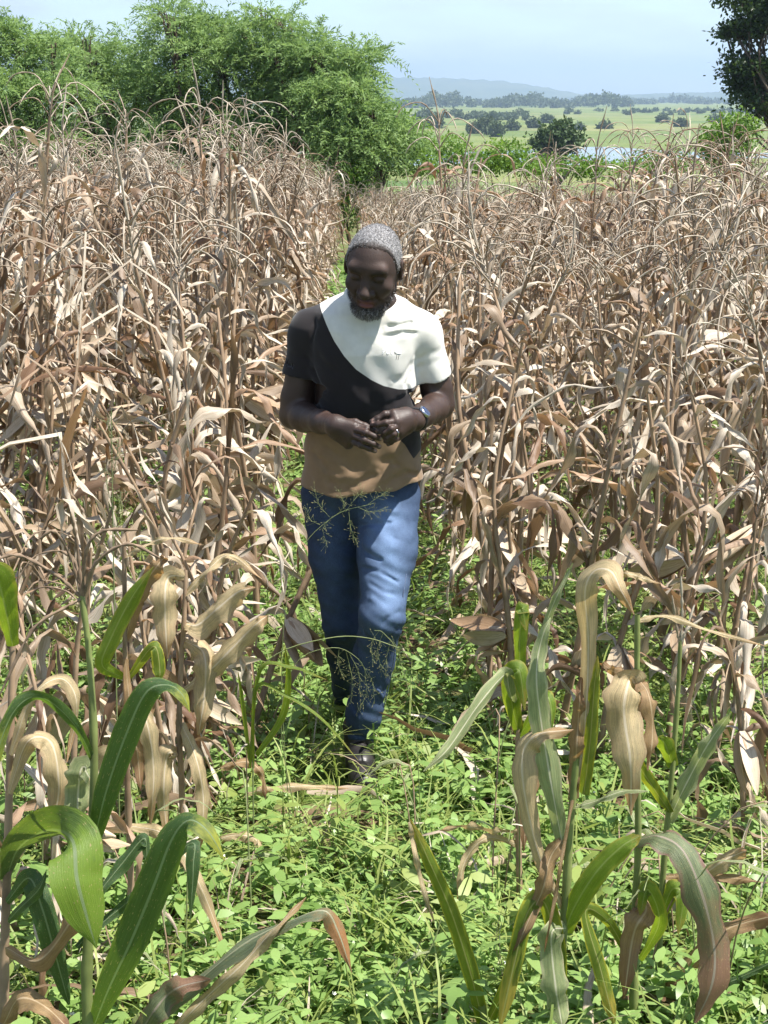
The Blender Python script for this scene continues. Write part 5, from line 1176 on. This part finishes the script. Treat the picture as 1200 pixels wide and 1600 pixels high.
for a_, dn in ((AN_L, nrm(AN_L - KN_L)),): jn.cone(a_ + dn * .10, a_ + dn * .2, .1, .1, 0, 'sub')
def onleg(px, py):
    t_ = np.clip((py - 765) / (1148 - 765), 0, 1); c = HP_L + (KN_L - HP_L) * min(1, t_ / .515) if t_ < .515 else KN_L + (AN_L - KN_L) * ((t_ - .515) / .485)
    r_ = np.interp(t_, [0, .25, .5, .7, 1], [.098, .087, .066, .066, .05]); p = at(px, py, c[1]); dx = np.clip((p[0] - c[0]) / r_, -.95, .95)
    return at(px, py, c[1] - r_ * math.sqrt(1 - dx * dx))
for pts_, dp, wd in [([(558, 822), (600, 818), (648, 815)], 0.0075, 0.0072), ([(565, 807), (610, 800), (650, 800)], -0.0037, 0.0080), ([(565, 858), (590, 874), (640, 877)], 0.0069, 0.0064), ([(560, 885), (592, 893), (625, 912)], 0.0075, 0.0064),
                     ([(572, 908), (600, 925), (622, 930)], 0.0063, 0.0064), ([(575, 930), (600, 952), (632, 950)], -0.0063, 0.0080), ([(628, 952), (605, 965), (590, 985)], .0050, .0090), ([(625, 972), (608, 990), (600, 1010)], 0.0075, 0.0072),
                     ([(598, 1012), (586, 1040), (590, 1078), (600, 1092)], -0.0088, 0.0064), ([(606, 1030), (598, 1060), (602, 1080)], 0.0075, 0.0064), ([(560, 975), (575, 1000), (580, 1030)], 0.0050, 0.0088), ([(548, 1100), (565, 1120), (592, 1118)], 0.0075, 0.0072),
                     ([(545, 1122), (565, 1138), (588, 1135)], -0.0063, 0.0072), ([(540, 1140), (562, 1150), (584, 1148)], 0.0063, 0.0056), ([(562, 830), (566, 880), (566, 930)], 0.0037, 0.0048), ([(610, 840), (630, 848), (645, 846)], 0.0037, 0.0064)]:
    jn.crease([onleg(*q) for q in pts_], dp, wd)
jn.ripple(.0018, 38, 20, 75, 2.1); V, Q = jn.mesh(); del jn
def denim():
    m, t, out = new_mat('denim'); p = N(t, 'ShaderNodeBsdfPrincipled'); p.inputs['Roughness'].default_value = .82; p.inputs['Specular IOR Level'].default_value = .2
    tc = N(t, 'ShaderNodeTexCoord'); fade_shade_att = N(t, 'ShaderNodeAttribute', attribute_name='fade_shade')
    c = mixc(t, fade_shade_att.outputs['Fac'], (.012, .022, .050), (.125, .19, .315))
    c = mixc(t, 1., c, ramp(t, [(.25, (.72, .72, .75)), (.75, (1.22, 1.22, 1.2))], noise(t, 22, 6, tc.outputs['Object'], .65)), 'MULTIPLY')
    mp = N(t, 'ShaderNodeMapping'); mp.inputs['Scale'].default_value = (900, 900, 160); t.links.new(tc.outputs['Object'], mp.inputs[0]); w = noise(t, 1, 2, mp.outputs[0])
    c = mixc(t, 1., c, ramp(t, [(.3, (.8, .8, .82)), (.7, (1.18, 1.18, 1.15))], w), 'MULTIPLY')
    t.links.new(c, p.inputs['Base Color']); t.links.new(bump(t, w, .0006, .6), p.inputs['Normal']); t.links.new(p.outputs[0], out.inputs[0]); return m
px_, py_ = pix(V); fade_shade = np.exp(-((px_ - 605) / 30) ** 2) * sstep(760, 820, py_) * (1 - sstep(930, 1010, py_)) * .75 + .12 * np.exp(-((px_ - 515) / 18) ** 2) * (1 - sstep(900, 1000, py_)) + .12 + .10 * (px_ > 560)  # thigh fading, plus lit front leg and shaded rear leg painted into the colour
jeans = link('jeans', mesh('jeans', V - ORG, Q, mats=denim(), attrs={'fade_shade': fade_shade}), man); jeans['label'] = 'blue denim jeans with a faded thigh and shade painted on the rear leg'

mb = MB(); sp_ = [onleg(*q) for q in ((645, 805), (640, 860), (630, 930), (620, 1000), (607, 1075), (590, 1135))]
mb.add(*tube(catmull(np.array(sp_), 40) - ORG, .0016, 5)); M['stitch'] = simple('seam_thread', (.10, .13, .20), .8, .2, .3, 200)
link('side_seam', mb.build('side_seam', M['stitch']), jeans)
# ---- shoes
M['leather'] = simple('black_leather', (.018, .016, .016), .42, .45, .5, 30, bmp=.002)
M['rubber'] = simple('dark_rubber', (.03, .028, .026), .85, .2, .3, 40)
def shoe(an, fwd, pitch):
    f = Field(np.array((-.09, -.24, -.03)), np.array((.09, .12, .17)), .0035)
    f.cone((0, .03, .035), (0, -.06, .036), .036, .040, .0); f.cone((0, -.06, .034), (-.004, -.155, .028), .040, .034, .03); f.ell((0, -.15, .026), (.040, .055, .030), k=.02)
    f.cone((0, .02, .05), (0, .022, .125), .044, .050, .02); f.cone((0, -.03, .06), (0, -.075, .045), .036, .034, .02)
    f.put((-.1, -.3, -.1), (.1, .2, .012), lambda x, y, z: z - .012 + 0 * x + 0 * y, 0, 'sub')
    f.crease([(-.04, -.11, .05), (0, -.112, .066), (.04, -.11, .05)], .003, .006); f.crease([(-.04, -.05, .06), (0, -.055, .09), (.04, -.05, .06)], .003, .006)
    V, Q = f.mesh()
    so_ = Field(np.array((-.09, -.25, -.03)), np.array((.09, .12, .04)), .0035)
    def sole(x, y, z):
        w = np.interp(y.ravel(), [-.22, -.19, -.13, -.05, .03, .08], [.012, .036, .0455, .036, .038, .015]).reshape(y.shape)
        return np.maximum(np.maximum(np.abs(x) - w, np.abs(z - .005) - .0125), np.maximum(-.215 - y, y - .075))
    so_.put((-.08, -.23, -.02), (.08, .1, .03), sole); V2, Q2 = so_.mesh()
    Rm = rotz(fwd) @ rotx(pitch); base = an - Rm @ np.array((0, .02, .10))
    s_ = link('shoe', mesh('shoe', V @ Rm.T + base - ORG, Q, mats=M['leather']), man); link('sole', mesh('sole', V2 @ Rm.T + base - ORG, Q2, mats=M['rubber']), s_)
    mb = MB()
    for i in range(4):
        y0 = -.035 - .018 * i; z0 = .098 - .011 * i
        P = catmull([(-.022, y0, z0 - .008), (0, y0 - .004, z0 + .003), (.022, y0 - .002, z0 - .008)], 7); mb.add(*tube(P @ Rm.T + base - ORG, .0022, 5))
    link('lace', mb.build('lace', M['rubber']), s_); return s_
shoe(AN_L + np.array((-.004, 0, .0)), .06, -.06)
shoe(AN_R, .1, .75)

# ---- hair, beard, eyebrows, watch, ring
def hair_mat(name, a, b, sc):
    m, t, out = new_mat(name); p = N(t, 'ShaderNodeBsdfPrincipled'); p.inputs['Roughness'].default_value = .75; p.inputs['Specular IOR Level'].default_value = .25
    tc = N(t, 'ShaderNodeTexCoord'); n1 = noise(t, sc, 4, tc.outputs['Object'], .7); att = N(t, 'ShaderNodeAttribute', attribute_name='grey')
    c = ramp(t, [(.36, a), (.62, b)], n1); c = mixc(t, att.outputs['Fac'], (.038, .024, .019), c)
    t.links.new(c, p.inputs['Base Color']); t.links.new(bump(t, n1, .0025, .8), p.inputs['Normal']); t.links.new(p.outputs[0], out.inputs[0]); return m
def strand_mat(name, a, b):
    m, t, out = new_mat(name); p = N(t, 'ShaderNodeBsdfPrincipled'); p.inputs['Roughness'].default_value = .6
    t.links.new(ramp(t, [(.15, a), (.85, b)], rnd(t)), p.inputs['Base Color']); t.links.new(p.outputs[0], out.inputs[0]); return m
def strands(name, C, Nn, n, ln, prob, mat, parent, down=0.):
    l = (C - HEADC) @ HRm; pr = np.clip(prob(l), 0, 1) * ((Nn @ nrm(EYE - HEADC)) > -.5); i = rng.choice(len(C), n, p=pr / pr.sum())
    d = nrm(Nn[i] + rng.normal(size=(n, 3)) * .55 + np.array((0, 0, -1.)) * down); L_ = rng.uniform(*ln, n); S = nrm(np.cross(d, rng.normal(size=(n, 3))))
    b0 = C[i] - Nn[i] * .001; w = .00065; V = np.stack([b0 - S * w, b0 + S * w, b0 + d * L_[:, None] + S * w * .3, b0 + d * L_[:, None] - S * w * .3], 1).reshape(-1, 3)
    o = link(name, mesh(name, V - ORG, np.arange(4 * n).reshape(-1, 4), mats=mat, smooth=False), parent); o['kind'] = 'stuff'; return o
hl_f = [-.13, -.085, -.045, -.012, .012, .022, .034, .048, .062, .1]; hl_u = [-.065, -.06, -.045, -.004, .0, .006, .046, .064, .073, .079]
def region(V_, fn):
    return fn((V_ - HEADC) @ HRm)
hd = Field(HEADC - .15, HEADC + .16, .0026); head_into(hd, .0034, False)
g = np.meshgrid(*[hd.lo[k] + hd.h * np.arange(hd.n[k]) for k in range(3)], indexing='ij'); Lc = (np.stack(g, -1) - HEADC) @ HRm
hl = np.interp(Lc[..., 1], hl_f, hl_u) - .014 * (np.clip(np.abs(Lc[..., 0]) / .066, 0, 1.2)) ** 4 + .0012 * np.sin(Lc[..., 0] * 520 + 40 * Lc[..., 1])
edge = Lc[..., 2] - hl; keep = np.maximum(hd.D + .0042 * (1 - sstep(-.002, .020, edge)), (hl - Lc[..., 2]) * .8)
jag = .0018 * np.sin(Lc[..., 0] * 310 + 7 * np.sin(Lc[..., 1] * 260)) * np.sin(Lc[..., 2] * 330 + Lc[..., 1] * 150)
hd.D = (keep + jag * .5).astype(np.float32); V, Q = hd.mesh(); lv = (V - HEADC) @ HRm
Vh = V; Qh = Q; Nh = nrm(np.cross(V[Q[:, 2]] - V[Q[:, 0]], V[Q[:, 3]] - V[Q[:, 1]])); Ch = V[Q].mean(1)
gy = sstep(.003, .046, lv[:, 2] - np.interp(lv[:, 1], hl_f, hl_u) + .014 * np.clip(np.abs(lv[:, 0]) / .066, 0, 1.2) ** 4)
hair = link('hair', mesh('hair', V - ORG, Q, mats=hair_mat('grey_hair', (.09, .084, .082), (.34, .33, .33), 210), attrs={'grey': gy}), man); hair['label'] = 'very short grey hair'
strands('hair_strands', Ch, Nh, 11000, (.002, .0048), lambda l: .04 + sstep(-.003, .046, l[:, 2] - np.interp(l[:, 1], hl_f, hl_u) + .014 * np.clip(np.abs(l[:, 0]) / .066, 0, 1.2) ** 4), strand_mat('grey_strand', (.10, .095, .092), (.46, .45, .45)), hair)
bd = Field(HEADC - .16, HEADC + .14, .0026); head_into(bd, .0016, False)
bd.cone(H(-.018, .064, -.104), H(.018, .064, -.104), .0185, .0185, .02); bd.cone(H(0, .066, -.110), H(0, .070, -.122), .016, .009, .015)
g = np.meshgrid(*[bd.lo[k] + bd.h * np.arange(bd.n[k]) for k in range(3)], indexing='ij'); Lc = (np.stack(g, -1) - HEADC) @ HRm
ax_ = np.abs(Lc[..., 0]); line = np.interp(ax_, [0, .018, .026, .034, .048, .060, .068, .08], [-.093, -.092, -.088, -.080, -.072, -.058, -.032, -.005])
must = np.maximum(np.abs(Lc[..., 2] + .0625 + .10 * np.clip(ax_ - .012, 0, 1)) - .0045, ax_ - .028)
mask = np.minimum(np.maximum(Lc[..., 2] - line, -Lc[..., 1] - .012), np.maximum(must, -Lc[..., 1] + .05))
jag = .0022 * np.sin(Lc[..., 0] * 420 + 3 * np.sin(Lc[..., 2] * 130)) * np.sin(Lc[..., 1] * 300)
bd.D = np.maximum(bd.D + jag * .6 + .0030 * (1 - sstep(-.018, .001, -mask - .0185)), mask * .8).astype(np.float32); V, Q = bd.mesh(); lv = (V - HEADC) @ HRm
beard = link('beard', mesh('beard', V - ORG, Q, mats=hair_mat('grey_beard', (.014, .011, .010), (.16, .15, .145), 260), attrs={'grey': sstep(-.085, -.112, lv[:, 2]) * .85 + .15}), man); beard['label'] = 'short beard, dark with a grey chin'
Nb = nrm(np.cross(V[Q[:, 2]] - V[Q[:, 0]], V[Q[:, 3]] - V[Q[:, 1]])); Cb = V[Q].mean(1)
strands('beard_strands', Cb, Nb, 2600, (.004, .010), lambda l: .35 + .65 * (l[:, 2] < -.09), strand_mat('dark_strand', (.010, .008, .008), (.05, .045, .042)), beard, .6)
strands('grey_beard_strands', Cb, Nb, 1300, (.006, .013), lambda l: sstep(-.088, -.112, l[:, 2]) * np.exp(-(l[:, 0] / .035) ** 2) + .02, strand_mat('chin_strand', (.12, .11, .11), (.42, .40, .39)), beard, .8)
# watch on the image-right wrist
wa = nrm(EL_L - WR_L); wc = lerp(WR_L, EL_L, .06)
wf = Field(wc - .06, wc + .06, .0022)
wf.put(wc - .05, wc + .05, torus(wc, wa, .0315, .0028, 3.6)); V, Q = wf.mesh()
M['strap'] = simple('watch_strap', (.012, .012, .014), .5, .4, .3, 80); M['steel'] = simple('watch_steel', (.42, .43, .46), .25, .5, .1, 80, 1.); M['dial'] = simple('watch_dial', (.02, .03, .07), .1, .6, .3, 60)
watch = link('wristwatch', mesh('wristwatch', V - ORG, Q, mats=M['strap']), man); watch['label'] = 'black strapped watch with a shiny steel case'
wd = nrm(np.array((.35, -.75, .55)) - wa * (np.array((.35, -.75, .55)) @ wa)); wr = np.cross(wa, wd)
def disc(c, ax, r, h, k=20):
    P = [c - ax * h, c - ax * h * .6, c + ax * h * .6, c + ax * h, c + ax * h * 1.001]; a = nrm(np.cross(ax, (.3, .2, .9))); b = np.cross(ax, a); an = np.arange(k) * 2 * math.pi / k
    V = np.concatenate([p + rr * (np.cos(an)[:, None] * a + np.sin(an)[:, None] * b) for p, rr in zip(P, (r * .92, r, r, r * .9, .0005))]); return V, grid_quads(5, k, True)
V, Q = disc(wc + wd * .034, wd, .0195, .005); link('watch_case', mesh('watch_case', V - ORG, Q, mats=M['steel']), watch)
V, Q = disc(wc + wd * .0388, wd, .0155, .0008); link('watch_dial', mesh('watch_dial', V - ORG, Q, mats=M['dial']), watch)
rc = lerp(Hd(740, 320, hy - .002), Hd(690, 350, hy - .024), .75); ra_ = nrm(Hd(690, 350, hy - .024) - Hd(740, 320, hy - .002))
rf = Field(rc - .02, rc + .02, .0012); rf.put(rc - .016, rc + .016, torus(rc, ra_, .0122, .0013, 1.5)); V, Q = rf.mesh()
link('finger_ring', mesh('finger_ring', V - ORG, Q, mats=M['steel']), man)
# embroidered mark on the chest: three white letters and a small white animal with two dark legs
M['thread_white'] = simple('white_thread', (.86, .85, .83), .5, .4, .05, 300); M['thread_dark'] = simple('dark_thread', (.16, .14, .11), .6, .3, .2, 300)
dep = bpy.context.evaluated_depsgraph_get(); dep.update()
sb = shirt.evaluated_get(dep)
def onshirt(px, py, lift=.0):
    d = nrm(at(px, py, 4.4) - EYE); ok, p, nn, i = shirt.ray_cast(Vector((EYE - ORG).tolist()), Vector(d.tolist()))
    return (np.array(p) + np.array(nn) * lift) if ok else at(px, py, 4.32) - ORG
def patch(strokes, name, mat, w, parent):
    mb = MB()
    for st in strokes:
        P = np.array([onshirt(*q) for q in st]); P = catmull(P, max(6, 3 * len(P))); mb.add(*tube(P, w, 6))
    return link(name, mb.build(name, mat), parent)
def lt(x, y): return (570 + x / 13.33, 520 + y / 13.33)
patch([[lt(372, 440), lt(374, 395), lt(378, 352)], [lt(378, 352), lt(400, 352), lt(408, 378), lt(400, 402), lt(378, 405)], [lt(452, 360), lt(455, 425), lt(475, 445), lt(500, 425), lt(505, 362)], [lt(548, 340), lt(552, 445)]], 'embroidered_letters', M['thread_white'], .0014, shirt)
patch([[lt(625, 372), lt(690, 365), lt(740, 372)], [lt(620, 395), lt(680, 398), lt(755, 400)], [lt(640, 420), lt(700, 428), lt(750, 428)], [lt(640, 355), lt(700, 350)]], 'embroidered_animal', M['thread_white'], .0019, shirt)
patch([[lt(615, 432), lt(650, 436)]], 'embroidered_beak', M['thread_dark'], .0009, shirt)
patch([[lt(668, 450), lt(664, 500), lt(650, 560)]], 'embroidered_leg', M['thread_dark'], .0009, shirt)
patch([[lt(712, 450), lt(706, 500), lt(690, 565)]], 'embroidered_leg', M['thread_dark'], .0009, shirt)
